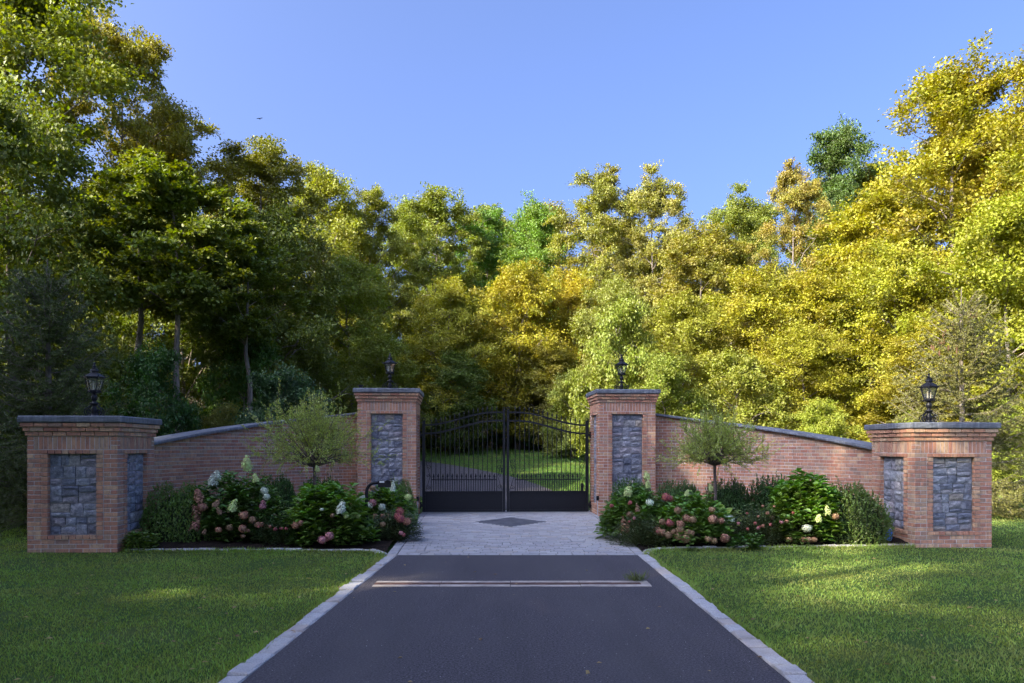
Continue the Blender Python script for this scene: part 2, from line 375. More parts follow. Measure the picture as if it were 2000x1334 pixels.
# paved apron
AL = lambda y: np.interp(y, [10.94, 17.3, 18.7], [-1.86, -2.19, -2.22])
AR = lambda y: np.interp(y, [10.94, 17.0, 18.7], [1.99, 2.06, 1.98])
apron = strip('paved_apron', [(AL(y), y) for y in np.linspace(10.93, 18.72, 20)], [(AR(y), y) for y in np.linspace(10.93, 18.72, 20)], M['joint_sand'], -.012, 20, 5)
tag(apron, 'pale granite paver apron in front of the gate', kind='structure')
rs = random.Random(3); specs = []
DC = (-.03, 15.8); DW, DD = .78, 1.0
y = 10.95; row = 0
while y < 18.66:
    dep = .17 if row == 0 else rs.choice([.10, .115, .125]); yc = y+dep/2
    xl, xr = float(AL(yc))+.005, float(AR(yc))-.005
    segs = [(xl, xl+.15, 1), (xr-.15, xr, 1)]
    if abs(yc-DC[1]) < DD:
        hw = DW*(1-abs(yc-DC[1])/DD); segs += [(xl+.155, DC[0]-hw-.006, 0), (DC[0]+hw+.006, xr-.155, 0)]
    else: segs += [(xl+.155, xr-.155, 0)]
    for a, b, edge in segs:
        if edge: specs.append((a, b, y, dep)); continue
        x = a
        while x < b-.02:
            wd = min(rs.choice([.13, .17, .21, .25]), b-x)
            if b-(x+wd) < .08: wd = b-x
            specs.append((x, x+wd, y, dep)); x += wd
    y += dep; row += 1
specs.sort(key=lambda s: s[2])
stuff = MB()
for i, (a, b, y0, dep) in enumerate(specs):
    w_, d_ = max(b-a-.007, .02), dep-.007
    z = rs.uniform(-.004, .003)
    if i < 300:
        w5 = max(.02, round(w_/.01)*.01)
        ob('paver', block_mesh('paver', w5, d_, .05, .005, M['paver'], .003, i % 4), apron, ((a+b)/2, y0+dep/2, z-.025))
    else:
        v = chamfer_verts(w_, d_, .05, .005); cx, cyy = (a+b)/2, y0+dep/2
        stuff.add([(p[0]+cx, p[1]+cyy, p[2]+z-.025) for p in v], CF, rs.random()*.98+.01)
so = stuff.build('paver_field', M['paver'], apron); so['kind'] = 'stuff'
dia = MB(); k = 7
dbase = MB(); dbase.add([(DC[0]-DW, DC[1], -.009), (DC[0], DC[1]-DD, -.009), (DC[0]+DW, DC[1], -.009), (DC[0], DC[1]+DD, -.009)], [(0, 1, 2, 3)])
dobj = tag(dbase.build('paving_diamond', M['joint_sand']), 'dark slate diamond set into the pale paver apron', 'paving inlay')
e1 = np.array([DW, DD])/k; e2 = np.array([DW, -DD])/k; o0 = np.array([DC[0]-DW, DC[1]])
for i in range(k):
    for j in range(k):
        c = [o0+e1*(i+a)+e2*(j+b) for a, b in ((.03, .03), (.97, .03), (.97, .97), (.03, .97))]
        mb = MB(); z = rs.uniform(-.002, .002); m_ = sum(c)/4
        mb.add([(p[0]-m_[0], p[1]-m_[1], zz) for zz in (-.03, 0) for p in c], [(0,1,2,3), (7,6,5,4), (0,4,5,1), (1,5,6,2), (2,6,7,3), (3,7,4,0)])
        ob('slate_tile', _blk.setdefault('slate', mb.mesh('slate_tile', M['slate_paver'])), dobj, (m_[0], m_[1], z))

# edging blocks flush along the asphalt
def edging(label, edge, side):
    k = thing('kerb', label, None, kind='structure'); y = 2.2; i = 0; rr = random.Random(side+5)
    while y < 10.85:
        L = rr.uniform(.19, .29); wd = rr.uniform(.135, .175); yc = y+L/2; x = float(edge(yc))
        ang = math.atan2(float(edge(y+L)-edge(y)), L)
        b = ob('granite_block', block_mesh('granite_block', wd, round(L-.012, 2), .11, .012, M['edging_granite'], .010, i % 6), k, (x+side*(wd/2+.004), yc, -.045+rr.uniform(-.006, .012)), -ang)
        y += L; i += 1
edging('flush row of granite blocks along the left edge of the driveway', EL, -1)
edging('flush row of granite blocks along the right edge of the driveway', ER, 1)

# raised bed kerbs and mulch
KL = smooth_line([(-5.85, 11.22), (-4.6, 11.30), (-3.2, 11.38), (-2.45, 11.42), (-2.12, 11.36), (-1.9, 10.98)])
KR = smooth_line([(1.98, 11.02), (2.12, 11.42), (2.5, 11.66), (3.6, 11.82), (5.0, 12.0), (6.62, 12.22)])
def bed_kerb(label, line):
    k = thing('kerb', label, None, kind='structure'); pl = np.array(line); d = np.r_[0, np.cumsum(np.linalg.norm(np.diff(pl, axis=0), axis=1))]
    s = 0; i = 0; rr = random.Random(11)
    at = lambda s: (np.interp(s, d, pl[:, 0]), np.interp(s, d, pl[:, 1]))
    while s < d[-1]-.1:
        near = min(at(s)[0]**2, 99) < 2.5**2; L = .11 if near else rr.uniform(.22, .30)
        a, b = at(s), at(min(s+L, d[-1])); m_ = ((a[0]+b[0])/2, (a[1]+b[1])/2)
        ob('granite_block', block_mesh('bed_block', round(L-.006, 2), .12, .17, .016, M['edging_granite'], .010, i % 6), k, (m_[0], m_[1]+.05, g1(*m_)-.066+rr.uniform(-.012, .010)), math.atan2(b[1]-a[1], b[0]-a[0]))
        s += L; i += 1
bed_kerb('raised granite kerb in front of the left flower bed', KL)
bed_kerb('raised granite kerb in front of the right flower bed', KR)
def bed(name, label, front, back):
    o = strip(name, front, back, M['mulch'], .0, 50, 14); me = o.data; n = len(me.vertices)
    co = np.zeros(n*3); me.vertices.foreach_get('co', co); co = co.reshape(-1, 3); j = np.tile(np.arange(14), 50)/13
    rn = np.random.RandomState(4); co[:, 2] += .01+.10*np.sin(np.clip(j*1.3, 0, 1)*pi*.5)+rn.uniform(-.012, .012, n); co[:, 2][j == 0] -= .04
    me.vertices.foreach_set('co', co.ravel()); me.update(); tag(o, label, kind='structure')
bed('ground_bed', 'dark mulch under the plants of the left bed', [(p[0], p[1]+.10) for p in KL], smooth_line([(-6.4, 12.5), (-6.1, 14.2), (-5.0, 16.2), (-3.3, 17.3), (-2.2, 17.3)]))
bed('ground_bed', 'dark mulch under the plants of the right bed', [(p[0], p[1]+.10) for p in KR], smooth_line([(2.08, 17.3), (3.3, 17.4), (5.2, 16.9), (6.6, 15.2), (6.9, 13.2)]))

# trench drain across the drive
dr = thing('trench_drain', 'narrow drain channel with two cream concrete edges across the driveway', 'drain', (0, 8.64, 0))
for y0, y1 in ((-.17, -.075), (.075, .165)):
    xs = [-1.60, -.83, -.02, .79, 1.60]
    for xa, xb in zip(xs[:-1], xs[1:]):
        mb = MB(); jt = .004; mb.box(xa+jt, xb-jt, y0+rs.uniform(-.003, .003), y1+rs.uniform(-.003, .003), -.08, .006+rs.uniform(-.002, .003)); mb.build('concrete_edge', M['concrete_strip'], dr)
mb = MB(); mb.box(1.50, 1.60, -.070, .070, -.08, .0065); mb.build('end_cap', M['concrete_strip'], dr)
mb = MB(); mb.box(-1.60, 1.50, -.074, .074, -.08, .003); mb.build('channel_grate', M['channel_rust'], dr)

# ------------------------------------------------------------------ gate piers and wing walls (built in the entrance's own frame)
TH = radians(3.3); O = (-.085, 16.95)
def W(u, v): return (O[0]+u*cos(TH)-v*sin(TH), O[1]+u*sin(TH)+v*cos(TH))
C_ = .0677; BL = .2032; MJ = .010; PW = 1.32
def stone_panel(parent, w, h, face, seed):
    """rubble of split stones filling w x h; face maps (a, z, out) to pier space"""
    rr = random.Random(seed); rects = []
    def split(x0, x1, z0, z1):
        a, b = x1-x0, z1-z0
        if (a < .30 and b < .17) or (a*b < .028 and a < .34) or (a < .2 and b < .24): rects.append((x0, x1, z0, z1)); return
        if (a > b*1.5 and a > .26) or b < .13: c = x0+a*rr.uniform(.35, .65); split(x0, c, z0, z1); split(c, x1, z0, z1)
        else: c = z0+b*rr.uniform(.34, .66); split(x0, x1, z0, c); split(x0, x1, c, z1)
    split(0, w, 0, h)
    for (x0, x1, z0, z1) in rects:
        n = 4; g = .0055; mx, mz = (x0+x1)/2, (z0+z1)/2; vs = []; base = rr.uniform(.007, .020)
        tx, tz = rr.uniform(-.010, .010), rr.uniform(-.010, .010)
        for j in range(n):
            for i in range(n):
                fx, fz = i/(n-1), j/(n-1); ed = i in (0, n-1) or j in (0, n-1)
                x = x0+g+(x1-x0-2*g)*fx+(rr.uniform(-.006, .004) if ed else rr.uniform(-.02, .02))*.8; z = z0+g+(z1-z0-2*g)*fz+rr.uniform(-.004, .004)
                out = (.002 if ed else base+rr.uniform(-.006, .007))+tx*(fx-.5)+tz*(fz-.5)
                vs.append((x, z, out))
        for j, i in ((0, 0), (0, n-1), (n-1, n-1), (n-1, 0)): x, z, _ = vs[j*n+i]; vs.append((x, z, -.04))
        fs = [(j*n+i, j*n+i+1, (j+1)*n+i+1, (j+1)*n+i) for j in range(n-1) for i in range(n-1)]
        q = n*n
        fs += [tuple([q, q+1]+[i for i in range(n-1, -1, -1)]), tuple([q+1, q+2]+[j*n+n-1 for j in range(n-1, -1, -1)]), tuple([q+2, q+3]+[(n-1)*n+i for i in range(n)]), tuple([q+3, q]+[j*n for j in range(n)])]
        ctr = face(mx, mz, 0); mb = MB(); mb.add([tuple(np.subtract(face(*p), ctr)) for p in vs], fs)
        mb.build('stone', M['granite'], parent, ctr)
def pier(label, u, v, base, courses, inner, seed, panel_c):
    """u,v = front corner nearest the gate; inner = +1 when the gate lies towards +u"""
    x0 = u-PW if inner > 0 else u
    p = thing('gate_pier', label, 'gate pier', (*W(x0+PW/2, v+PW/2), base), TH)
    h2 = PW/2; top = courses*C_; lint = courses-7; bot = lint-panel_c        # courses of the panel opening
    # mortar core with recesses for the panels on the front and the inner side
    core = MB(); r_ = .007; a = h2-r_; pw = .35; po = .362; z0, z1 = bot*C_, lint*C_; dp = .085
    xa, xb = (-a, a-dp) if inner > 0 else (-a+dp, a)
    core.box(xa, xb, -a+dp, a, -.15, top)                           # deep core
    core.box(-a, -po, -a, -a+dp, -.15, top); core.box(po, a, -a, -a+dp, -.15, top)
    core.box(-po, po, -a, -a+dp, -.15, z0-.008); core.box(-po, po, -a, -a+dp, z1+.008, top)
    xi0, xi1 = (a-dp, a) if inner > 0 else (-a, -a+dp)
    core.box(xi0, xi1, -a+dp, -po, -.15, top); core.box(xi0, xi1, po, a, -.15, top)
    core.box(xi0, xi1, -po, po, -.15, z0-.008); core.box(xi0, xi1, -po, po, z1+.008, top)
    core.build('mortar_core', M['mortar'], p)
    rr = random.Random(seed); sp = []      # (face, a0, a1, z0, z1, proud)
    def row(f, a0, a1, k, off, proud=0.0, unit=BL, hc=1):
        x = a0; first = True
        while x < a1-.004:
            wd = unit if not (first and off) else unit/2
            first = False; wd = min(wd, a1-x)
            if a1-(x+wd) < .03: wd = a1-x
            sp.append((f, x, x+wd, k*C_, (k+hc)*C_, proud)); x += wd
    for f in ('front', 'side', 'far', 'back'):
        plain = f in ('far', 'back')
        for k in range(courses-3):
            if plain: row(f, -h2, h2, k, k % 2); continue
            if k < bot-1: row(f, -h2, h2, k, k % 2)
            elif k == bot-1 or k == lint:
                row(f, -h2, -pw-.105, k, k % 2); row(f, -pw-.105, pw+.105, k, 0, .014, .1016); row(f, pw+.105, h2, k, k % 2)
            elif k < lint:
                row(f, -h2, -pw-.105, k, k % 2); sp.append((f, -pw-.105, -pw, k*C_, (k+1)*C_, .012)); sp.append((f, pw, pw+.105, k*C_, (k+1)*C_, .012)); row(f, pw+.105, h2, k, k % 2)
            elif k == lint+1:
                row(f, -h2, -h2+.1016, k, 0); row(f, -h2, -h2+.1016, k+1, 0); row(f, -h2, -h2+.1016, k+2, 0)
                row(f, h2-.1016, h2, k, 0); row(f, h2-.1016, h2, k+1, 0); row(f, h2-.1016, h2, k+2, 0)
                row(f, -h2+.1016, h2-.1016, k, 0, .0, C_, 3)
        for j in range(3):
            pr = .022*(j+1); row(f, -h2-pr, h2+pr, courses-3+j, j % 2, pr)
    order = {'front': 0, 'side': 1, 'far': 2, 'back': 3}; sp.sort(key=lambda s: order[s[0]])
    stuff = MB(); n = 0
    for (f, a0, a1, z0_, z1_, pr) in sp:
        wd, hh = a1-a0-MJ, z1_-z0_-MJ; dpt = .06+pr; out = h2-.06/2+pr/2; ca = (a0+a1)/2+rr.uniform(-.001, .001); cz = (z0_+z1_)/2; out += rr.uniform(-.0015, .0015)
        if f == 'front': loc, turn = (ca, -out, cz), 0
        elif f == 'back': loc, turn = (ca, out, cz), 0
        else:
            s_ = inner if f == 'side' else -inner; loc, turn = (s_*out, ca, cz), 1
        if n < 300 and not (f in ('far', 'back')):
            ob('brick', block_mesh('brick', wd, dpt, hh, .0035, M['brick']), p, loc, pi/2 if turn else 0); n += 1
        else:
            vv = chamfer_verts(wd, dpt, hh, .0035)
            if turn: vv = [(-y, x, z) for x, y, z in vv]
            stuff.add([(q[0]+loc[0], q[1]+loc[1], q[2]+loc[2]) for q in vv], CF, rr.random()*.98+.01)
    so = stuff.build('brickwork', M['brick'], p); so['kind'] = 'stuff'
    rec = .055
    stone_panel(p, 2*pw, (lint-bot)*C_, lambda a_, z, o: (-pw+a_, -h2+rec-o, bot*C_+z), seed)
    stone_panel(p, 2*pw, (lint-bot)*C_, lambda a_, z, o: (inner*(h2-rec+o), -pw+a_, bot*C_+z), seed+50)
    cw = .75; mb = MB(); nseg = 14; rr2 = random.Random(seed+9)           # coping slab with a rock-faced rim
    ring = []
    for s_ in range(4):
        for i in range(nseg):
            q = -cw+2*cw*i/nseg; e = cw+rr2.uniform(-.006, .004)
            ring.append([(q, -e), (e, q), (-q, e), (-e, -q)][s_])
    m_ = len(ring); zl = [(0.0, .985), (.012, 1), (.05, 1.002), (.088, 1), (.10, .982)]; vs = []
    for z, k in zl: vs += [(x*k+rr2.uniform(-.003, .003), y*k+rr2.uniform(-.003, .003), top+z+.002) for x, y in ring]
    fs = [(j*m_+i, j*m_+(i+1) % m_, (j+1)*m_+(i+1) % m_, (j+1)*m_+i) for j in range(len(zl)-1) for i in range(m_)]
    fs += [tuple(range(m_-1, -1, -1)), tuple((len(zl)-1)*m_+i for i in range(m_))]
    mb.add(vs, fs); mb.build('coping_slab', M['bluestone'], p)
    return p, base+top+.102
PIERS = {}
PIERS['ol'] = pier('low brick pier with granite panels at the outer end of the left wall', -6.19, -5.40, -.005, 29, 1, 21, 18)
PIERS['or'] = pier('low brick pier with granite panels at the outer end of the right wall', 6.42, -5.13, -.07, 29, -1, 22, 18)
PIERS['il'] = pier('tall brick pier with granite panels at the left side of the gate', -2.09, 0, -.03, 42, 1, 23, 31)
PIERS['ir'] = pier('tall brick pier with granite panels at the right side of the gate', 2.09, 0, -.03, 42, -1, 24, 31)

def wing_wall(label, p0, p1, p2, zc0, zc1, side, zb, seed):
    """curved brick wall; side=+1: wall runs from its outer end towards +u"""
    wl = thing('wing_wall', label, 'brick wall', (*W(0, 0), 0), TH)
    T = np.linspace(0, 1, 200)[:, None]; p0, p1, p2 = map(np.array, (p0, p1, p2))
    C = (1-T)**2*p0+2*T*(1-T)*p1+T*T*p2; d = np.r_[0, np.cumsum(np.linalg.norm(np.diff(C, axis=0), axis=1))]; LEN = d[-1]
    at = lambda s: np.array([np.interp(s, d, C[:, 0]), np.interp(s, d, C[:, 1])])
    def tan(s): q = at(min(s+.02, LEN))-at(max(s-.02, 0)); return q/np.linalg.norm(q)
    def nrm(s): q = tan(s); return np.array([q[1], -q[0]])*side         # towards the camera
    capz = lambda s: zc0+(zc1-zc0)*(s/LEN)
    # mortar core
    S = np.linspace(0, LEN, 60); vs = []; th = .30
    for s in S:
        f = at(s)-nrm(s)*.009; b = at(s)-nrm(s)*th
        vs += [(f[0], f[1], zb), (b[0], b[1], zb), (b[0], b[1], capz(s)), (f[0], f[1], capz(s))]
    fs = [(i*4+k, i*4+(k+1) % 4, (i+1)*4+(k+1) % 4, (i+1)*4+k) for i in range(59) for k in range(4)]+[(0, 1, 2, 3), (239, 238, 237, 236)]
    mb = MB(); mb.add(vs, fs); mb.build('mortar_core', M['mortar'], wl)
    rr = random.Random(seed); sp = []; k = 0
    while zb+k*C_ < zc1:
        s = -BL/2 if k % 2 else 0.0
        while s < LEN:
            a, b = max(s, 0), min(s+BL, LEN)
            if b-a > .02: sp.append((a, b, zb+k*C_))
            s += BL
        k += 1
    full = []; stuff = MB()
    for (a, b, z) in sp:
        m_ = (a+b)/2
        if z > capz(m_)-.012: continue
        zt = z+C_-MJ
        full.append((a, b, z, zt < min(capz(a), capz(b)) and b-a > BL-.001))
    # the 300 that show largest: nearest the outer end and clear of the planting
    vis = sorted([i for i, q in enumerate(full) if q[3] and q[2] > .55], key=lambda i: full[i][0])[:300]; vis = set(vis)
    for i, (a, b, z, ok) in enumerate(full):
        m_ = (a+b)/2; c = at(m_)-nrm(m_)*(.03+rr.uniform(-.0015, .0015)); tg = tan(m_); ang = math.atan2(tg[1], tg[0])
        wd = b-a-MJ; z0 = z+MJ/2; z1 = z+C_-MJ/2
        if i in vis:
            ob('brick', block_mesh('brick', wd, .06, C_-MJ, .0035, M['brick']), wl, (c[0], c[1], z+C_/2), ang)
        else:
            za, zb_ = min(z1, capz(a)), min(z1, capz(b))
            if min(za, zb_) < z0+.004: continue
            vv = []
            for (x, y, zz) in chamfer_verts(wd, .06, C_-MJ, .0035):
                lim = za+(zb_-za)*(x/wd+.5); vv.append((c[0]+x*cos(ang)-y*sin(ang), c[1]+x*sin(ang)+y*cos(ang), min(z+C_/2+zz, lim)))
            stuff.add(vv, CF, rr.random()*.98+.01)
    so = stuff.build('brickwork', M['brick'], wl); so['kind'] = 'stuff'
    nsl = 4; ends = np.linspace(-.01, LEN, nsl+1)
    for j in range(nsl):                                                # sloping coping in slabs
        S = np.linspace(ends[j]+.002, ends[j+1]-.002, 9); vs = []
        for s in S:
            for off, z in ((.09, .004), (.094, .030), (.088, .056), (-.40, .058), (-.405, .030), (-.40, .004)):
                q = at(min(max(s, 0), LEN))+nrm(s)*off; vs.append((q[0]+rr.uniform(-.002, .002), q[1]+rr.uniform(-.002, .002), capz(s)+z))
        fs = [(i*6+k, (i+1)*6+k, (i+1)*6+(k+1) % 6, i*6+(k+1) % 6) for i in range(8) for k in range(6)]+[tuple(range(6)), tuple(8*6+k for k in range(5, -1, -1))]
        mb = MB(); mb.add(vs, fs); mb.build('coping_slab', M['bluestone'], wl)
wing_wall('curved brick wing wall with sloping bluestone coping on the left of the gate', (-6.34, -4.09), (-5.75, -.15), (-3.412, .55), 1.60, 2.35, 1, -.02, 31)
wing_wall('curved brick wing wall with sloping bluestone coping on the right of the gate', (6.57, -3.82), (5.95, .1), (3.412, .55), 1.52, 2.35, -1, -.09, 32)

# ------------------------------------------------------------------ the double gate
VG = 1.08
def gate_leaf(label, s):
    """s=-1 left leaf, s=+1 right leaf; local x runs from the hinge (0) to the middle (Wd)"""
    Wd = 2.0
    hx, hy = W(s*2.02, VG); gt = thing('gate_leaf', label, 'gate', (hx, hy, .02), TH)
    X = lambda a: -s*a                                                  # distance from hinge -> local x
    iron = M['black_iron']
    def bx(nm, a0, a1, y0, y1, z0, z1, par=gt):
        mb = MB(); x0, x1 = sorted((X(a0), X(a1))); mb.box(x0, x1, y0, y1, z0, z1); return mb.build(nm, iron, par)
    sm = lambda t: t*t*(3-2*t)
    zt = lambda a: 2.10+.31*sm(min(max((a-.1)/(Wd-.35), 0), 1)); z2 = lambda a: zt(a)-.205
    st = bx('stile', 0, .072, -.036, .036, 0, 2.20); mb = MB(); mb.tube([(X(.036)+.035*cos(q)*1, 0, 2.235+.035*sin(q)) for q in np.linspace(-pi/2, 1.3*pi, 12)], .010, 6); mb.build('scroll_finial', iron, st)
    st = bx('stile', Wd-.056, Wd, -.03, .03, 0, 2.47); mb = MB(); mb.tube([(X(Wd-.03)+.032*cos(q), 0, 2.50+.032*sin(q)) for q in np.linspace(-pi/2, 1.3*pi, 12)], .010, 6); mb.build('scroll_finial', iron, st)
    for nm, fn, h in (('top_rail', zt, .038), ('middle_rail', z2, .042)):
        mb = MB(); A = np.linspace(.072, Wd-.062, 25); vs = []
        for a in A: vs += [(X(a), -.019, fn(a)-h/2), (X(a), .019, fn(a)-h/2), (X(a), .019, fn(a)+h/2), (X(a), -.019, fn(a)+h/2)]
        mb.add(vs, [(i*4+k, i*4+(k+1) % 4, (i+1)*4+(k+1) % 4, (i+1)*4+k) for i in range(24) for k in range(4)]); mb.build(nm, iron, gt)
    bx('bottom_rail', .072, Wd-.062, -.026, .026, 0, .05); bx('lower_rail', .072, Wd-.062, -.026, .026, .455, .50)
    bx('kick_panel', .072, Wd-.062, -.008, .008, .05, .455)
    spear = MB(); spear.lathe([(.008, 0), (.017, .012), (.008, .022), (.022, .045), (.016, .072), (.002, .115)], 6); sm_ = spear.mesh('spear_head', iron)
    x0, x1 = .215, Wd-.205; npk = 15; pit = (x1-x0)/(npk-1)
    for i in range(npk):
        a = x0+pit*i; pk = bx('picket', a-.0085, a+.0085, -.0085, .0085, .50, zt(a)+.045)
        ob('spear_head', sm_, pk, (X(a), 0, zt(a)+.045))
        if i < npk-1:
            a2 = a+pit/2; dk = bx('short_picket', a2-.0085, a2+.0085, -.0085, .0085, .50, .80)
            ob('spear_head', sm_, dk, (X(a2), 0, .80), None, (1.25, 1.25, 1.15))
            mb = MB()
            for q in (-1, 1): mb.tube([(X(a2)+q*.004, 0, .77), (X(a2)+q*.016, 0, .775), (X(a2)+q*.026, 0, .792), (X(a2)+q*.022, 0, .806)], .0045, 5)
            mb.build('collar', iron, dk)
    bx('dog_bar_rail', x0, x1, -.011, .011, .765, .785)
    def scroll(c, r0, turns, a0, sgn, w=.0065):
        pts = []
        for q in np.linspace(0, 1, 26):
            r = r0*(1-.8*q); an = a0+sgn*turns*2*pi*q; pts.append((c[0]+r*cos(an), 0, c[1]+r*sin(an)))
        return pts
    for a_in, flip in ((.145, 1), (Wd-.135, -1)):                       # scrollwork beside the stiles
        mb = MB(); cx = X(a_in)
        mb.tube([(X(a_in-.062*flip), 0, .52), (X(a_in+.045*flip), 0, .86), (X(a_in-.045*flip), 0, 1.15), (X(a_in-.062*flip), 0, 1.42)], .0065, 6)
        mb.tube(scroll((cx, 1.22), .062, 1.4, pi/2, s*flip), .0065, 6); mb.tube(scroll((cx, 1.09), .058, 1.4, -pi/2, -s*flip), .0065, 6)
        mb.tube(scroll((cx, .60), .055, 1.4, 0, s*flip), .0065, 6); mb.tube(scroll((cx, .88), .04, 1.3, pi, -s*flip), .0065, 6)
        mb.build('scrollwork', iron, gt)
    for z in (1.86, .16):
        mb = MB(); a, b = sorted((X(-.10), X(.0))); mb.box(a, b, -.035, .035, z-.035, z+.035); mb.tube([(X(-.045), 0, z-.08), (X(-.045), 0, z+.08)], .03, 10); mb.build('hinge', iron, gt)
    bx('operator_arm', .02, .55, .05, .10, -.005, .03)
    bx('latch_box', Wd-.10, Wd-.066, -.04, .04, .95, 1.07) if s < 0 else bx('lock_box', .12, .18, .03, .09, .50, .68)
gate_leaf('left leaf of the black wrought iron driveway gate', -1)
gate_leaf('right leaf of the black wrought iron driveway gate', 1)
for s, lb in ((-1, 'grey conduit with small black sensor on the left gate pier'), (1, 'grey conduit with small black sensor on the right gate pier')):
    c = thing('safety_sensor', lb, 'sensor', (*W(s*2.06, .03), 0), TH)
    mb = MB(); mb.tube([(0, 0, -.03), (0, 0, .36)], .011, 8); mb.build('conduit', M['pipe_grey'], c)
    mb = MB(); mb.box(-.028, .028, -.03, .03, .36, .46); mb.lathe([(.018, 0), (.018, .02), (.0, .021)], 10, (0, -.04, .41)); mb.build('sensor_box', M['black_iron'], c)

# ------------------------------------------------------------------ lanterns on the piers
def lantern_parts(root):
    iron = M['black_iron']
    mb = MB(); mb.lathe([(.075, 0), (.075, .012), (.05, .03), (.035, .06), (.045, .09), (.05, .13), (.032, .17), (.028, .20), (.075, .215), (.078, .228), (.03, .24), (.028, .27), (.046, .29), (.05, .33), (.03, .36), (.026, .385)], 16); mb.build('stem', iron, root, smooth=True)
    for k in range(4):
        a = pi/4+k*pi/2+.3; d = np.array([cos(a), sin(a)]); pts = []
        for q in np.linspace(0, 1, 30):
            an = pi*.5-q*3.1*pi; r = .075*(1-.75*q); pts.append((d[0]*(.105+r*cos(an)), d[1]*(.105+r*cos(an)), .085+r*sin(an)))
        pts = [(d[0]*.03, d[1]*.03, .215), (d[0]*.07, d[1]*.07, .19)]+pts
        mb = MB(); mb.tube(pts, .0085, 6); mb.build('scroll_foot', iron, root)
    rot = radians(12); n = 6
    mb = MB(); mb.lathe([(.03, .385), (.085, .40), (.095, .415), (.095, .435), (.088, .44)], n, (0, 0, 0), rot); mb.build('cage_base', iron, root)
    R0, R1, z0, z1 = .088, .142, .44, .625
    cage = MB(); 
    for k in range(n):
        a = rot+2*pi*k/n; cage.tube([(R0*cos(a), R0*sin(a), z0), (R1*cos(a), R1*sin(a), z1)], .0075, 5)
        cage.lathe([(.004, -.035), (.012, -.02), (.004, -.004)], 6, ((R0+.01)*cos(a), (R0+.01)*sin(a), .425))
    cage.build('cage_bars', iron, root)
    for k in range(n):
        a, b = rot+2*pi*k/n, rot+2*pi*(k+1)/n; g = .985
        mb = MB(); mb.add([(R0*g*cos(a), R0*g*sin(a), z0), (R0*g*cos(b), R0*g*sin(b), z0), (R1*g*cos(b), R1*g*sin(b), z1), (R1*g*cos(a), R1*g*sin(a), z1)], [(0, 1, 2, 3)]); mb.build('pane', M['lamp_glass'], root)
    mb = MB(); mb.lathe([(.13, .62), (.158, .625), (.162, .645), (.15, .652), (.075, .705), (.055, .712), (.052, .735), (.07, .742), (.062, .755), (.045, .77), (.05, .78), (.018, .80)], n, (0, 0, 0), rot)
    rf = mb.build('roof', iron, root)
    mb = MB(); mb.lathe([(.016, .80), (.026, .815), (.018, .83), (.012, .845), (.02, .86), (.002, .885)], 10); mb.build('finial', iron, rf)
    mb = MB()
    for k in range(n):
        a = rot+2*pi*k/n; d = np.array([cos(a), sin(a)]); mb.tube([(d[0]*.155, d[1]*.155, .64), (d[0]*.19, d[1]*.19, .645), (d[0]*.205, d[1]*.205, .66), (d[0]*.192, d[1]*.192, .672)], .007, 5)
    mb.build('roof_scroll', iron, rf)
    for a in (0.4, 2.5, 4.6):
        mb = MB(); mb.tube([(.028*cos(a), .028*sin(a), .44), (.028*cos(a), .028*sin(a), .53)], .010, 8); mb.lathe([(.009, 0), (.014, .015), (.002, .05)], 8, (.028*cos(a), .028*sin(a), .53)); mb.build('candle_bulb', M['candle'], root)
proto = None
for key, lb in (('ol', 'black iron lantern on the low pier at the far left'), ('il', 'black iron lantern on the tall pier left of the gate'), ('ir', 'black iron lantern on the tall pier right of the gate'), ('or', 'black iron lantern on the low pier at the far right')):
    p, ztop = PIERS[key]
    L_ = thing('lantern', lb, 'lantern', (p.location.x, p.location.y, ztop), TH, 'lanterns on the gate piers')
    if proto is None: lantern_parts(L_); proto = L_; kids = list(L_.children)
    else:
        L_.rotation_euler[2] += {'il': .5, 'ir': .25, 'or': .9}[key]
        for ch in kids:
            c = ch.copy(); COL.objects.link(c); c.parent = L_
            for g_ in ch.children:
                d_ = g_.copy(); COL.objects.link(d_); d_.parent = c
# little box on the left inner pier
p, ztop = PIERS['il']
sc = thing('gate_receiver', 'small black receiver box on the coping of the tall left pier', 'receiver', (*W(-3.35, .12), ztop), TH)
mb = MB(); mb.box(-.035, .035, -.03, .03, 0, .06); mb.build('mount', M['black_iron'], sc)
mb = MB(); mb.box(-.06, .06, -.05, .05, .06, .085); mb.build('hood', M['black_iron'], sc)

# keypad on a gooseneck post
kp = thing('keypad_post', 'black gooseneck post with entry keypad among the left flowers', 'keypad', (-2.40, 12.25, .08))
mb = MB(); pts = [(0, 0, -.1), (0, 0, .75)]+[(.13-.13*cos(q), 0, .75+.17*sin(q)) for q in np.linspace(.15, pi/2, 9)]+[(.24, 0, .92)]
mb.tube(pts, .026, 12); mb.build('post', M['black_iron'], kp, smooth=True)
mb = MB(); mb.box(.20, .40, -.07, .07, .85, .955); mb.add([(.33, -.085, .955), (.47, -.085, .985), (.47, .085, .985), (.33, .085, .955), (.33, -.085, .963), (.47, -.085, .995), (.47, .085, .995), (.33, .085, .963)], [(0,3,2,1), (4,5,6,7), (0,1,5,4), (1,2,6,5), (2,3,7,6), (3,0,4,7)]); bxk = mb.build('keypad_box', M['black_iron'], kp)
mb = MB(); mb.box(.225, .305, -.074, -.0705, .925, .953); mb.build('label_plate', M['white_label'], bxk)

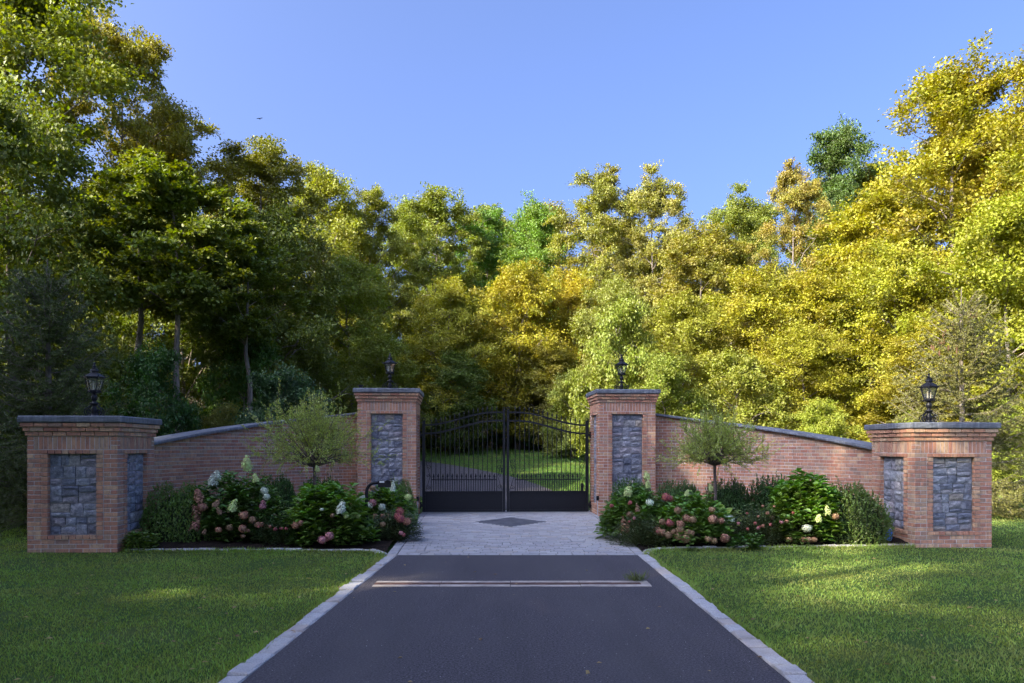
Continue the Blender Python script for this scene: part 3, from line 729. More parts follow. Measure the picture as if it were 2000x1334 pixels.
# blue plastic bottle by the right bed
bt = thing('plastic_bottle', 'small blue plastic bottle lying against the evergreen beside the right pier', 'bottle', (6.28, 12.42, g1(6.3, 12.4)+.06)); bt.rotation_euler = (.15, .18, .4)
mb = MB(); mb.lathe([(.035, 0), (.056, .01), (.060, .06), (.052, .085), (.058, .11), (.05, .15), (.026, .185), (.022, .20)], 12); mb.build('bottle_body', M['blue_plastic'], bt, smooth=True)
mb = MB(); mb.lathe([(.024, .20), (.024, .225), (.02, .228)], 12); mb.build('cap', M['white_label'], bt)

# ------------------------------------------------------------------ trees: prototypes with trunk and crown, then copies
RN = np.random.RandomState(12)
def tree_proto(seed, H, R, zc, nl, per, twigs, leaves, ls, kind):
    """H height, R crown radius, zc crown base; returns (trunk mesh, crown mesh)"""
    rn = np.random.RandomState(seed); mb = MB()
    lean = rn.uniform(-.04, .04, 2); n = 9
    tp = [np.array([lean[0]*H*q**1.5+rn.uniform(-.07, .07)*(q > 0), lean[1]*H*q**1.5+rn.uniform(-.07, .07)*(q > 0), -.4+(H*.88+.4)*q]) for q in np.linspace(0, 1, n)]
    r0 = .011*H+.02
    mb.tube(tp, [r0*(1.25 if i == 0 else 1)*(1-.85*i/(n-1)) for i in range(n)], 8)
    tz = np.array([p[2] for p in tp]); T = np.array(tp)
    ctr = lambda z: np.array([np.interp(z, tz, T[:, 0]), np.interp(z, tz, T[:, 1]), z])
    def env(z):                                                       # crown outline
        q = (z-zc)/(H-zc)
        if kind == 'oak': return R*max(.12, (math.sin(pi*min(max(q*.86+.12, 0), 1)))**.7)
        if kind == 'low': return R*max(.12, (1-q**2.2)**.6*(.72+.28*min(1, q*4)))
        return R*max(.10, (math.sin(pi*min(max(q*.80+.18, 0), 1)))**.8)
    cl = []
    for i in range(nl):
        q = (i+.5)/nl; zt_ = zc+(H-zc)*min(.985, (q**.9)); az = i*2.399+rn.uniform(-.5, .5); e = env(zt_)*rn.uniform(.72, 1.12)
        end = ctr(min(zt_, H*.9)); end = np.array([end[0]+e*cos(az), end[1]+e*sin(az), zt_+rn.uniform(-.3, .3)])
        zs = max(zc*.75 if kind != 'low' else .4, min(zt_-e*rn.uniform(.45, .95), H*.86)); st = ctr(zs)
        mid = st*.5+end*.5+np.array([0, 0, .10*e]); pts = [st, st*.7+mid*.3+rn.uniform(-.08, .08, 3), mid, mid*.4+end*.6+rn.uniform(-.1, .1, 3), end]
        rb = max(.02, r0*(1-zs/H)*.55); mb.tube(pts, [rb, rb*.8, rb*.6, rb*.4, rb*.16], 5, False)
        cl.append((end, 1.0))
        for k in range(per):
            f = rn.uniform(.32, .95); a = st*(1-f)**2+2*mid*f*(1-f)+end*f*f; off = rn.normal(0, 1, 3)*np.array([1, 1, .55]); off /= np.linalg.norm(off)
            b = a+off*R*rn.uniform(.16, .36); 
            if b[2] < max(.25, zc*.7): b[2] = max(.3, zc*.7)+rn.uniform(0, .5)
            mb.tube([a, a*.5+b*.5+np.array([0, 0, .05]), b], [rb*.35, rb*.24, .008], 4, False); cl.append((b, rn.uniform(.65, 1.0)))
    top = ctr(H*.88)
    for k in range(6): cl.append((top+np.array([rn.uniform(-.5, .5), rn.uniform(-.5, .5), rn.uniform(.0, H*.10)]), .8))
    Ps, Ds, Ns, vals = [], [], [], []
    for c, sz in cl:
        rc = sz*R*(.21 if kind == 'oak' else .25); cv = rn.uniform(-.16, .16)
        out = c-ctr(min(c[2]*.85, H*.8)); out = out/max(np.linalg.norm(out), .3)
        for k in range(twigs):
            d = rn.normal(0, 1, 3)*np.array([1, 1, .5])+out*.7+np.array([0, 0, .12]); d /= np.linalg.norm(d)
            L = rc*rn.uniform(.6, 1.25); o = c+rn.normal(0, .16, 3)*rc
            m_ = max(6, int(leaves*rn.uniform(.7, 1.3))); q = rn.uniform(0, 1, m_)**.75
            p = o+d*(q*L)[:, None]+rn.normal(0, 1, (m_, 3))*np.array([1, 1, .6])*.20*max(rc, .5); p[:, 2] -= .16*L*q*q
            Ps.append(p); Ds.append(d*.6+rn.normal(0, .6, (m_, 3))+np.array([0, 0, -.28])); Ns.append(rn.normal(0, .55, (m_, 3))+np.array([0, 0, .75])+out*.35)
            vals.append(np.clip(.5+cv+rn.normal(0, .17, m_), 0, 1))
    P, D, N, v = map(np.concatenate, (Ps, Ds, Ns, vals)); n_ = len(P); L = ls*rn.uniform(.5, 1.45, n_)
    V, F = leaf_arrays(P, D, N, L, L*.68)
    return mb.mesh('trunk', M['bark'], True), (V, F, np.concatenate([v, v]))
def crown_mesh(arr, mat): V, F, v = arr; return np_mesh('crown', V, F, mat, v)
PROTO = {}
for key, a in {'maple1': (101, 16, 3.7, 2.6, 31, 6, 8, 52, .125, 'maple'), 'maple2': (102, 16, 3.7, 2.0, 33, 6, 8, 50, .122, 'maple'),
               'pole1': (109, 13, 2.2, 7.6, 16, 4, 9, 40, .14, 'oak'), 'oak1': (103, 17, 3.6, 5.0, 29, 6, 8, 50, .122, 'oak'), 'oak2': (104, 17, 3.6, 4.2, 28, 6, 8, 50, .122, 'oak'),
               'low1': (105, 10, 3.4, .9, 30, 6, 8, 42, .112, 'low'), 'low2': (106, 10, 3.4, 1.2, 30, 6, 8, 42, .112, 'low'),
               'bush1': (107, 4, 2.0, .15, 24, 5, 7, 34, .085, 'low'), 'bush2': (108, 4, 2.0, .15, 24, 5, 7, 34, .082, 'low')}.items():
    tm, arr = tree_proto(*a); PROTO[key] = (tm, crown_mesh(arr, M['leaf']), a[1], a[2])
def tree(name, label, cat, x, y, ztop, R, key, mat, col, rz, group):
    tm, cm, H0, R0 = PROTO[key]; z = g1(x, y); s = R/R0; sz = (ztop-z)/H0
    t_ = thing(name, label, cat, (x, y, z), rz, group); t_.scale = (s, s*.97, sz)
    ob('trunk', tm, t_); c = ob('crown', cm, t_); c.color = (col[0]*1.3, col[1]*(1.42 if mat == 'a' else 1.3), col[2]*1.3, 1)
    if mat == 'a': c.material_slots[0].link = 'OBJECT'; c.material_slots[0].material = M['leaf_autumn']
    return t_
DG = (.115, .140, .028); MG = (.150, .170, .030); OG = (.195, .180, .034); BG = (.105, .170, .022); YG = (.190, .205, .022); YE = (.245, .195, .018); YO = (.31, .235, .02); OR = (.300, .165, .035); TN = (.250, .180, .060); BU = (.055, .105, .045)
WG = 'trees of the wood behind the gate'
TREES = [
 # x, y, top, R, prototype, material, colour, label
 (-13.0, 19.5, 10.4, 3.0, 'low1', 'g', DG, 'dark green leafy tree hanging over the low left pier, nearest on that side'),
 (-17.2, 26.0, 18.6, 4.4, 'maple1', 'g', MG, 'tallest green tree at the left edge, its top cut by the frame'),
 (-15.6, 30.0, 18.6, 2.9, 'oak1', 'g', OG, 'olive oak with a narrow crown standing against the sky at upper left'),
 (-14.8, 33.0, 16.3, 3.1, 'oak2', 'g', OG, 'olive oak second from the left along the skyline'),
 (-12.4, 35.5, 16.0, 3.5, 'oak1', 'g', (.14,.14,.03), 'dark olive oak with bare limbs showing, left of the skyline dip'),
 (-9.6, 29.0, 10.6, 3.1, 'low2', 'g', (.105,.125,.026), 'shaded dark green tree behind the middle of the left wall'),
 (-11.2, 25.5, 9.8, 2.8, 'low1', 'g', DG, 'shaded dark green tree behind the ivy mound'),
 (-11.0, 44.0, 17.5, 3.6, 'maple2', 'g', (.20,.21,.035), 'tall yellowish green tree behind the left wall, lit at its top'),
 (-8.6, 46.0, 17.4, 3.1, 'oak2', 'g', (.18,.19,.038), 'olive green tree above the tall left pier'),
 (-8.1, 38.0, 11.0, 3.1, 'low2', 'g', (.15,.18,.028), 'mid-height green maple behind the left wall end'),
 (-5.3, 50.0, 18.8, 3.8, 'oak1', 'g', MG, 'tall green tree just left of the gate on the skyline'),
 (-1.5, 54.0, 18.7, 3.0, 'oak2', 'g', (.095,.165,.028), 'green tree on the skyline above the left gate leaf'),
 (1.6, 52.0, 18.2, 3.3, 'maple1', 'g', (.12,.185,.03), 'bright green round-topped tree above the right gate leaf'),
 (-3.7, 41.0, 10.4, 3.0, 'low1', 'a', (.25,.22,.03), 'olive yellow maple behind the left gate leaf'),
 (.3, 42.5, 11.9, 3.3, 'low2', 'a', YE, 'golden maple standing behind the middle of the gate'),
 (3.3, 44.5, 11.7, 2.7, 'low1', 'a', YO, 'orange yellow maple right of the golden maple behind the gate'),
 (5.6, 48.0, 19.3, 3.5, 'oak2', 'a', (.21,.19,.05), 'tall sparse olive oak on the skyline above the tall right pier'),
 (9.1, 47.0, 18.3, 3.0, 'oak1', 'a', (.22,.19,.055), 'sparse olive oak with a pointed top, right of the tallest central oak'),
 (5.8, 40.0, 10.3, 2.8, 'low2', 'g', (.18,.19,.045), 'dull green tree behind the vine tower at the right pier'),
 (11.2, 44.0, 14.2, 3.4, 'maple2', 'a', (.24,.20,.048), 'tan and orange maple behind the right wall'),
 (15.8, 52.0, 18.8, 3.2, 'oak1', 'g', MG, 'green tree peeping over the tan maple on the right skyline'),
 (16.4, 44.0, 18.0, 2.4, 'oak2', 'a', (.23,.175,.042), 'narrow tree with orange topmost twigs on the right skyline'),
 (22.0, 50.0, 22.8, 3.6, 'maple1', 'g', (.07,.105,.026), 'dark green tree behind the golden maples on the right skyline'),
 (19.3, 40.0, 14.8, 3.9, 'maple2', 'a', (.235,.195,.018), 'yellow maple below the dark green skyline tree'),
 (22.6, 38.0, 20.6, 4.9, 'maple1', 'a', (.235,.19,.018), 'largest golden maple rising at upper right'),
 (26.0, 36.0, 20.4, 4.2, 'maple2', 'a', (.24,.19,.018), 'golden maple cut by the right edge of the frame'),
 (19.8, 29.5, 11.0, 3.6, 'low1', 'g', (.19,.20,.018), 'bright lime yellow tree by the right edge, nearest on that side'),
 (12.6, 38.0, 10.4, 3.4, 'low2', 'a', (.235,.195,.018), 'yellow maple behind the middle of the right wall'),
 (15.5, 36.0, 10.0, 3.6, 'low1', 'a', (.235,.195,.018), 'yellow maple left of the spruce behind the right wall'),
 (18.0, 34.0, 10.6, 3.5, 'low2', 'a', (.22,.195,.018), 'yellow green maple behind the low right pier'),
 (8.6, 38.0, 9.0, 3.0, 'low1', 'g', (.185,.185,.024), 'pale green tree behind the inner half of the right wall'),
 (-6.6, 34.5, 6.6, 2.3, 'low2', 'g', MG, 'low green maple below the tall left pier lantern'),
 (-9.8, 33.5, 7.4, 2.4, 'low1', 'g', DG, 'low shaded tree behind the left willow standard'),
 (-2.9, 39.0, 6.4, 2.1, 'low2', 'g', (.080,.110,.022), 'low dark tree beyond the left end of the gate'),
 (2.2, 41.5, 7.2, 2.3, 'low1', 'g', (.160,.150,.030), 'low olive tree beyond the right gate leaf'),
 (13.2, 33.0, 6.8, 2.6, 'low2', 'g', (.20,.19,.02), 'low yellow green tree over the right wall coping'),
 (16.8, 30.0, 6.4, 2.6, 'low1', 'g', (.215,.19,.02), 'low yellow tree between the right wall and the spruce'),
 (-9.3, 20.6, 9.2, 2.0, 'pole1', 'g', DG, 'slender pale-trunked tree rising behind the ivy mound'),
 (-11.0, 21.8, 9.8, 2.2, 'pole1', 'g', MG, 'slender tree with a bare trunk just right of the left lantern'),
 (-8.0, 22.6, 8.2, 1.7, 'pole1', 'g', DG, 'thin bare-trunked tree behind the middle of the left coping'),
 (23.6, 31.0, 15.0, 3.8, 'maple1', 'a', (.22,.195,.018), 'tall yellow green maple at the right edge behind the lime tree'),
]
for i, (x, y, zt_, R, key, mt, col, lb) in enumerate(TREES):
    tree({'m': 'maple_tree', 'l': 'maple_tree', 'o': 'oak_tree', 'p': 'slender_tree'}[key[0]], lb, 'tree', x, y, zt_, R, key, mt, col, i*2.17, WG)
BACK = ['back-row maple showing through the tallest left tree', 'back-row tree at the far left edge, behind the tallest left tree', 'low back-row tree filling the gap behind the left spruce', 'back-row oak behind the third oak from the left', 'back-row maple behind the yellowish green tree of the left skyline', 'back-row maple between the olive tree and the tall green tree left of the gate', 'back-row oak behind the skyline above the left gate leaf', 'back-row maple behind the bright green round-topped tree', 'back-row maple behind the two sparse olive oaks', 'back-row maple in the skyline dip right of the pointed oak', 'back-row maple behind the orange-topped narrow tree', 'back-row oak behind the dark green skyline tree at right', 'golden back-row maple behind the largest golden maple', 'golden back-row maple beyond the right edge tree', 'golden back-row maple between the largest maple and the right edge tree', 'golden back-row maple below the dark green skyline tree', 'olive back-row maple between the pointed oak and the tan maple', 'green back-row maple in the gap above the gate middle', 'back-row maple behind the tan and orange maple', 'low back-row tree behind the dark olive oak at left', 'back-row tree low behind the tall green tree left of the gate', 'back-row tree low behind the tallest sparse oak', 'back-row tree low behind the yellowish green left tree', 'back-row tree low behind the tan maple at right', 'back-row tree low behind the golden maple at the gate middle']
k = 0
for x, y, zt_, R, key, mt, col in [(-27, 33, 17, 4.6, 'maple2', 'g', MG), (-22.5, 30, 17.5, 4.4, 'maple1', 'g', MG), (-20, 34, 12, 4, 'low1', 'g', MG), (-17, 50, 19, 4.4, 'oak2', 'g', OG), (-13, 56, 18.5, 4, 'maple2', 'g', OG), (-8, 60, 20.5, 4.4, 'maple1', 'g', MG), (-3, 63, 21.5, 4.6, 'oak1', 'g', MG), (3, 62, 21, 4.6, 'maple2', 'g', OG), (8, 58, 19, 4.4, 'maple1', 'g', OG), (13, 60, 18, 4.2, 'maple2', 'g', OG), (19, 58, 20, 4.5, 'maple2', 'g', MG), (25, 52, 21, 4.5, 'oak1', 'g', OG), (30, 46, 21, 4.8, 'maple1', 'a', YE), (31, 36, 19, 4.6, 'maple2', 'a', YE), (25.5, 42, 19.5, 4.4, 'maple2', 'a', YE), (20.5, 46, 15.5, 4.2, 'maple1', 'a', (.24,.225,.02)), (10.5, 54, 15.5, 4, 'maple2', 'g', OG), (-1, 58, 17, 4.4, 'maple1', 'g', MG), (14, 49, 15, 3.6, 'maple1', 'g', OG), (-15, 41, 9, 3.6, 'low1', 'g', DG), (-4.5, 56, 14, 4, 'low1', 'g', MG), (6, 54, 14, 4, 'low2', 'g', OG), (-12, 50, 12, 4, 'low1', 'g', OG), (12, 52, 12, 4, 'low2', 'g', OG), (0, 58, 13, 4, 'low1', 'g', OG)]:
    tree('woodland_tree', BACK[k], 'tree', x, y, zt_, R, key, mt, col, k*1.3+.4, 'back rows of the wood'); k += 1
# the same wood continues along the near left side and behind the camera and shades the entrance
for x, y, zt_, R, key in [(-18.5, -0.2, 21.0, 4.3, 'maple1'), (-20.2, 2.4, 21.0, 4.6, 'maple2'), (-13.4, -7.7, 21.5, 4.2, 'maple1'), (-11.3, -10.9, 20.0, 4.6, 'maple2'), (-9.0, -14.2, 18.0, 4.6, 'maple1'), (-22.0, 5.1, 20.5, 4.6, 'maple1'), (-23.8, 7.8, 17.5, 4.6, 'maple2'), (-25.8, 10.7, 14.5, 4.6, 'maple1'), (-16.0, -3.9, 28.0, 3.4, 'pole1'), (-21.4, -8.3, 17.5, 4.4, 'maple2'), (-24.1, -4.4, 22.5, 4.6, 'maple1'), (-26.6, -0.7, 22.5, 4.6, 'maple2'), (-18.5, -12.7, 23.0, 4.6, 'maple1')]:
    tree('roadside_tree', 'green tree of the wood along the near left side, beyond the frame', 'tree', x, y, zt_, R, key, 'g', MG, k*1.7, 'trees along the near left side'); k += 1

# undergrowth: bushes and vine mounds
for x, y, zt_, R, key, mt, col, nm, lb in [
 (-8.9, 18.2, 3.75, 1.15, 'bush1', 'g', (.038,.078,.018), 'ivy_mound', 'rounded dark green ivy mound behind the left coping'),
 (-8.6, 24.0, 5.1, 1.9, 'bush2', 'g', (.058,.105,.022), 'bush', 'green bush behind the middle of the left wall'),
 (-6.1, 20.2, 3.4, 1.5, 'bush1', 'g', (.050,.085,.036), 'bush', 'blue green feathery bush behind the left willow standard'),
 (-8.3, 21.5, 2.6, 1.0, 'bush2', 'g', (.20,.20,.05), 'bush', 'small pale yellow bush over the left coping'),
 (-13.2, 18.5, 2.6, 1.6, 'bush1', 'g', DG, 'bush', 'low dark bush behind the left spruce'),
 (-11.0, 21.0, 4.0, 1.8, 'bush2', 'g', DG, 'bush', 'dark bush between the left spruce and the ivy mound'),
 (5.0, 34.0, 7.7, 2.3, 'bush1', 'g', (.155,.18,.028), 'vine_mound', 'tall pale green vine mound behind the lantern on the tall right pier'),
 (6.2, 30.0, 4.9, 1.9, 'bush2', 'g', (.15,.175,.026), 'vine_mound', 'round green vine mound right of the tall right pier'),
 (9.6, 31.5, 5.2, 2.3, 'bush1', 'g', (.17,.18,.028), 'vine_mound', 'pale green vine mound above the right coping'),
 (11.0, 26.5, 3.0, 1.4, 'bush2', 'g', (.200,.225,.030), 'bush', 'low yellow green bush behind the right wall'),
 (3.0, 36.5, 5.0, 1.7, 'bush2', 'g', (.155,.175,.035), 'bush', 'leafy bush behind the right gate leaf hinge'),
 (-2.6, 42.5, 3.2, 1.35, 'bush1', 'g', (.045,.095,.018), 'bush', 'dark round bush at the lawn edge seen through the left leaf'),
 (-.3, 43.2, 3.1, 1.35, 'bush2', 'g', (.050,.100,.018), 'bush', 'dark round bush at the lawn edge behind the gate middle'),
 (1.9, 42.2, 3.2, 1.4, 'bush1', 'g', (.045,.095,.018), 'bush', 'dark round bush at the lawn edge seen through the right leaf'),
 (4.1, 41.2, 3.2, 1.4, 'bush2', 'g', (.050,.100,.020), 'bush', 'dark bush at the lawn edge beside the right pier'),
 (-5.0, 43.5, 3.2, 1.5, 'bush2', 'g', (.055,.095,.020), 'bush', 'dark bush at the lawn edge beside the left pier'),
 (13.8, 25.5, 2.6, 1.3, 'bush1', 'g', (.20,.225,.03), 'bush', 'yellow green bush behind the outer end of the right wall'),
 (17.0, 26.0, 3.0, 1.6, 'bush2', 'g', (.19,.22,.03), 'bush', 'yellow green bush behind the right spruce')]:
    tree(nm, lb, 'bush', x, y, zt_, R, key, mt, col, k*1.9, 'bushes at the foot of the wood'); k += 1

# spruces behind the outer piers
def spruce(label, x, y, H, R, seed, col, dens):
    rn = np.random.RandomState(seed); z = g1(x, y); t_ = thing('spruce_tree', label, 'tree', (x, y, z), 0, 'young spruces behind the outer piers')
    mb = MB(); mb.tube([(0, 0, -.2), (0.02, 0, H*.5), (0, .02, H*.8), (0, 0, H)], [.09, .06, .03, .008], 8)
    Ps, Ds, Ns = [], [], []
    def needles(a, b, n, L):
        q = rn.uniform(0, 1, n)[:, None]; p = a+(b-a)*q; d = unit((b-a)[None])*.75+unit(rn.normal(0, 1, (n, 3)))*.8; Ps.append(p); Ds.append(d); Ns.append(rn.normal(0, 1, (n, 3)))
    zt_ = .25
    while zt_ < H-.5:
        q = zt_/H; nb = int(rn.randint(5, 8)*dens)+1
        for j in range(nb):
            az = rn.uniform(0, 2*pi); Lb = R*(1-q)**.8*rn.uniform(.7, 1.15)+.15; d = np.array([cos(az), sin(az), 0]); rise = -.12+.75*q+rn.uniform(-.08, .1)
            pts = [np.array([0, 0, zt_])+d*Lb*f+np.array([0, 0, Lb*(rise*f+.18*f*f-.10*math.sin(pi*f))]) for f in (0, .25, .5, .75, 1)]
            mb.tube(pts, [.018, .014, .010, .007, .004], 4, False)
            for a, b in zip(pts[:-1], pts[1:]): needles(a, b, int(60*Lb/4)+10, 1)
            for f in np.linspace(.18, .97, max(3, int(Lb*8))):
                a = np.array([np.interp(f, (0, .25, .5, .75, 1), [p[i] for p in pts]) for i in range(3)]); sd = np.array([-d[1], d[0], 0])*rn.choice([-1, 1])
                tl = Lb*.34*(1.1-f*.6)*rn.uniform(.6, 1.2); b = a+(sd*.8+d*.65+np.array([0, 0, -.22+rn.uniform(-.15, .1)]))*tl
                mb.tube([a, b], [.005, .003], 3, False); needles(a, b, int(tl*190)+14, 1)
        zt_ += rn.uniform(.14, .24)
    needles(np.array([0, 0, H-.9]), np.array([0, 0, H]), 90, 1)
    for j in range(7):
        az = j*.9; a = np.array([0, 0, H-.75+.03*j]); b = a+np.array([cos(az)*.3, sin(az)*.3, .32]); mb.tube([a, b], [.008, .004], 4, False); needles(a, b, 60, 1)
    P, D, N = map(np.concatenate, (Ps, Ds, Ns)); n = len(P); L = rn.uniform(.045, .08, n); V, F = leaf_arrays(P, D, N, L, np.full(n, .015), 0); v = rn.uniform(.2, .9, n)
    mb.build('trunk', M['bark'], t_); c = ob('crown', np_mesh('crown', V, F, M['needle'], np.r_[v, v]), t_); c.color = (*col, 1)
    return t_
spruce('young dark spruce with a tall bare leader behind the low left pier', -8.95, 14.3, 5.15, 1.75, 5, (.095, .120, .036), 1.5)
sr = spruce('young olive spruce hung with cones behind the low right pier', 11.5, 19.0, 5.7, 2.3, 6, (.17, .165, .045), 1.15)
rn = np.random.RandomState(8); cone = MB(); cone.lathe([(.004, 0), (.018, -.02), (.02, -.07), (.012, -.105), (.003, -.12)], 7); t = NT('cone_brown'); t.col((.11, .06, .035)); cm_ = cone.mesh('cone', t.fin(.8, .2))
for j in range(26):
    a = rn.uniform(0, 2*pi); z = rn.uniform(3.9, 5.0); r = (5.7-z)*.42*rn.uniform(.5, 1.0)+.05
    ob('cone', cm_, sr, (r*cos(a), r*sin(a), z+.1), None, (1.2, 1.2, 1.3))

# ------------------------------------------------------------------ bed planting
def evergreen_proto(seed, spike):
    rn = np.random.RandomState(seed); n = 950; Ps, Ds, Ns, vs = [], [], [], []
    for i in range(n):
        a = i*2.399963; h = (i+.5)/n; el = math.asin(h*.98); lump = 1+.07*math.sin(a*3+1)+.06*math.sin(5*el+a*2)
        d = np.array([cos(a)*cos(el), sin(a)*cos(el), sin(el)]); sh = np.array([1, 1, 1.0]); p = d*lump*rn.uniform(.86, 1.0)*(1 if h > .25 else .93+.28*h)
        u = unit((d*.55+np.array([0, 0, spike])+rn.normal(0, .22, 3))[None])[0]; L = rn.uniform(.08, .15)*(1.5 if rn.rand() < .08 else 1); m = 13
        q = np.linspace(0, 1, m)[:, None]; Ps.append(p-u*.07+u*q*L); Ds.append(u*.7+rn.normal(0, .6, (m, 3))); Ns.append(rn.normal(0, .6, (m, 3))+d); vs.append(np.clip(.25+.6*q[:, 0]+rn.normal(0, .12, m), 0, 1))
    P, D, N, v = map(np.concatenate, (Ps, Ds, Ns, vs)); n_ = len(P); L = rn.uniform(.035, .065, n_); V, F = leaf_arrays(P, D, N, L, L*.5)
    fm = np_mesh('foliage', V, F, M['shrub_leaf'], np.r_[v, v])
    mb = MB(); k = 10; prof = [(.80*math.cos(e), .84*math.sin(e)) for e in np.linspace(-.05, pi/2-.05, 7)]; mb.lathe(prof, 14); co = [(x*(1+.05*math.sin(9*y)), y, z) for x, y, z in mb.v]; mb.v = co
    return fm, mb.mesh('dark_core', M['inner'])  # solid dark dome added inside so the foliage is not see-through
t = NT('dark_core'); n1 = t.noise(t.pos(), 25, 3); t.col(t.ramp(n1, [(.3, (.010,.016,.006)), (.7, (.028,.045,.014))])); M['inner'] = t.fin(.9, .1)
EV = [evergreen_proto(41, .55), evergreen_proto(42, .9)]
for x, y, R, h, col, kk, lb in [
 (-5.50, 12.35, .66, .98, (.075,.115,.022), 0, 'rounded boxwood between the low left pier and the first hydrangea'),
 (-4.62, 14.55, .50, 1.05, (.036,.070,.018), 1, 'dark yew behind the hosta in the left bed'),
 (-3.75, 14.8, .55, 1.0, (.036,.070,.018), 1, 'dark yew behind the left willow trunk'),
 (-2.32, 15.2, .40, .95, (.060,.095,.020), 1, 'upright yew at the foot of the tall left pier'),
 (2.42, 15.0, .52, .98, (.036,.068,.018), 1, 'dark yew at the foot of the tall right pier'),
 (3.35, 14.9, .55, .95, (.036,.070,.018), 1, 'dark yew behind the rust-flowered hydrangea'),
 (4.25, 14.6, .55, 1.0, (.034,.066,.016), 1, 'dark yew just right of the right willow trunk'),
 (5.1, 14.4, .62, 1.08, (.034,.066,.016), 1, 'dark yew behind the tall hydrangea in the right bed'),
 (5.78, 12.75, .70, 1.02, (.058,.085,.018), 1, 'large rounded yew beside the low right pier')]:
    e = thing('evergreen_shrub', lb, 'shrub', (x, y, g1(x, y)+.02), x*7, 'clipped evergreens in the beds'); e.scale = (R, R, h*.93)
    c = ob('foliage', EV[kk][0], e); c.color = (*[q*1.5 for q in col], 1); ob('dark_core', EV[kk][1], e)

def bloom_mesh(kind, seed):
    rn = np.random.RandomState(seed); n = 120; i = np.arange(n)+.5; a = i*2.399963
    if kind == 'g':
        z = 1-2*i/n; r = np.sqrt(1-z*z); d = np.stack([r*np.cos(a), r*np.sin(a), z], 1); p = d*.5*rn.uniform(.68, 1.12, (n, 1))*np.array([1, 1, .85])
    else:
        h = (i/n)**1.25; r = .40*np.sqrt(np.clip(1-h**1.4, 0, 1))*(.65+.35*np.minimum(1, h*5)); p = np.stack([r*np.cos(a), r*np.sin(a), h*.95-.4], 1)*rn.uniform(.8, 1.1, (n, 1)); p += rn.normal(0, .04, (n, 3)); d = np.stack([np.cos(a), np.sin(a), .3+h], 1)
    d = unit(d); t1 = unit(np.cross(d, rn.normal(0, 1, (n, 3)))); t2 = np.cross(d, t1); L = np.full(n, .23)*rn.uniform(.8, 1.2, n)
    P = np.concatenate([p-t1*L[:, None]/2, p-t2*L[:, None]/2]); V, F = leaf_arrays(P, np.concatenate([t1, t2]), np.concatenate([d, d]), np.r_[L, L], np.r_[L, L]*.55, .1)
    v = rn.uniform(0, 1, n); return np_mesh('bloom', V, F, M['petal'], np.tile(v, 4))
BM = {'g': [bloom_mesh('g', 1), bloom_mesh('g', 2)], 'c': [bloom_mesh('c', 3), bloom_mesh('c', 4)]}
BCOL = {'w': (.66, .70, .58), 'y': (.56, .63, .28), 'p': (.44, .235, .165), 'b': (.38, .245, .15), 'k': (.50, .24, .26), 'r': (.42, .13, .13)}
def flowering(name, label, cat, x, y, R, h, col, blooms, seed, nros=210, leaf=.125, per=7, six=True, group=None, spread=1.0):
    rn = np.random.RandomState(seed); y -= .10; R *= 1.12; nros = int(nros*1.45); z0 = g1(x, y)+.03; t_ = thing(name, label, cat, (x, y, z0), 0, group)
    Ps, Ds, Ns, vs = [], [], [], []; stems = MB()
    for i in range(nros):
        a = rn.uniform(0, 2*pi); e = math.asin(rn.uniform(.02, 1)); q = rn.uniform(.5, 1.03)**.7; lump = 1+.13*math.sin(a*2+seed)+.10*math.sin(a*5+seed*2+e*3)
        p = np.array([R*cos(a)*cos(e)*q*lump, R*.85*sin(a)*cos(e)*q*lump, h*(.10+.90*math.sin(e)*q*(.9+.1*lump))])
        if i % 3 == 0: stems.tube([(p[0]*.15, p[1]*.15, -.05), (p[0]*.6, p[1]*.6, p[2]*.55), tuple(p)], [.007, .005, .003], 4, False)
        a0 = rn.uniform(0, 2*pi); up = rn.uniform(.15, .75); lv = rn.uniform(.25, .75)+.25*(q > .93)*math.sin(e)
        for j in range(per):
            b = a0+j*2.4; dd = np.array([cos(b), sin(b), up*(1-.12*j)]); Ps.append(p-np.array([0, 0, .022*j])); Ds.append(dd+np.array([0, 0, -.1])); Ns.append(np.array([-.4*cos(b), -.4*sin(b), 1.0])+rn.normal(0, .18, 3)); vs.append(np.clip(lv-.03*j+rn.normal(0, .08), 0, 1))
    P, D, N = map(np.array, (Ps, Ds, Ns)); n = len(P); L = leaf*rn.uniform(.65, 1.2, n); V, F = leaf_arrays(P, D, N, L, L*.58, .22, six); v = np.array(vs)
    f = ob('foliage', np_mesh('foliage', V, F, M['shrub_leaf'], np.r_[v, v]), t_); f.color = (*col, 1)
    for (dx, z, kd, sz, c) in blooms:
        zz = max(z-z0, .09); q = min(1, (dx/max(R, .1))**2+(zz/(h*1.15))**2*.8); dy = -max(.12, R*.85*math.sqrt(max(0, 1-q))+.04)
        dx2 = dx*(y+dy)/(y-.35)+x*(dy+.35)/y; b = ob('bloom', BM[kd][rn.randint(2)], t_, (dx2, dy, zz), rn.uniform(0, 6), (sz*.92, sz*.88, sz*rn.uniform(.8, 1.05))); b.rotation_euler = (rn.uniform(-.2, .5), rn.uniform(-.35, .35), rn.uniform(0, 6))
        cc = np.array(BCOL[c])*rn.uniform(.85, 1.12); b.color = (*cc, 1); stems.tube([(dx2*.2, dy*.2, -.03), (dx2*.8, dy*.6, zz*.6), (dx2, dy+.02, zz-.3*sz)], [.006, .005, .003], 4, False)
    stems.build('stems', M['stem_green'], t_); return t_
t = NT('stem_green'); t.col((.075, .085, .03)); M['stem_green'] = t.fin(.7, .2)
HC = (.10, .175, .036); HL = (.12, .21, .042)
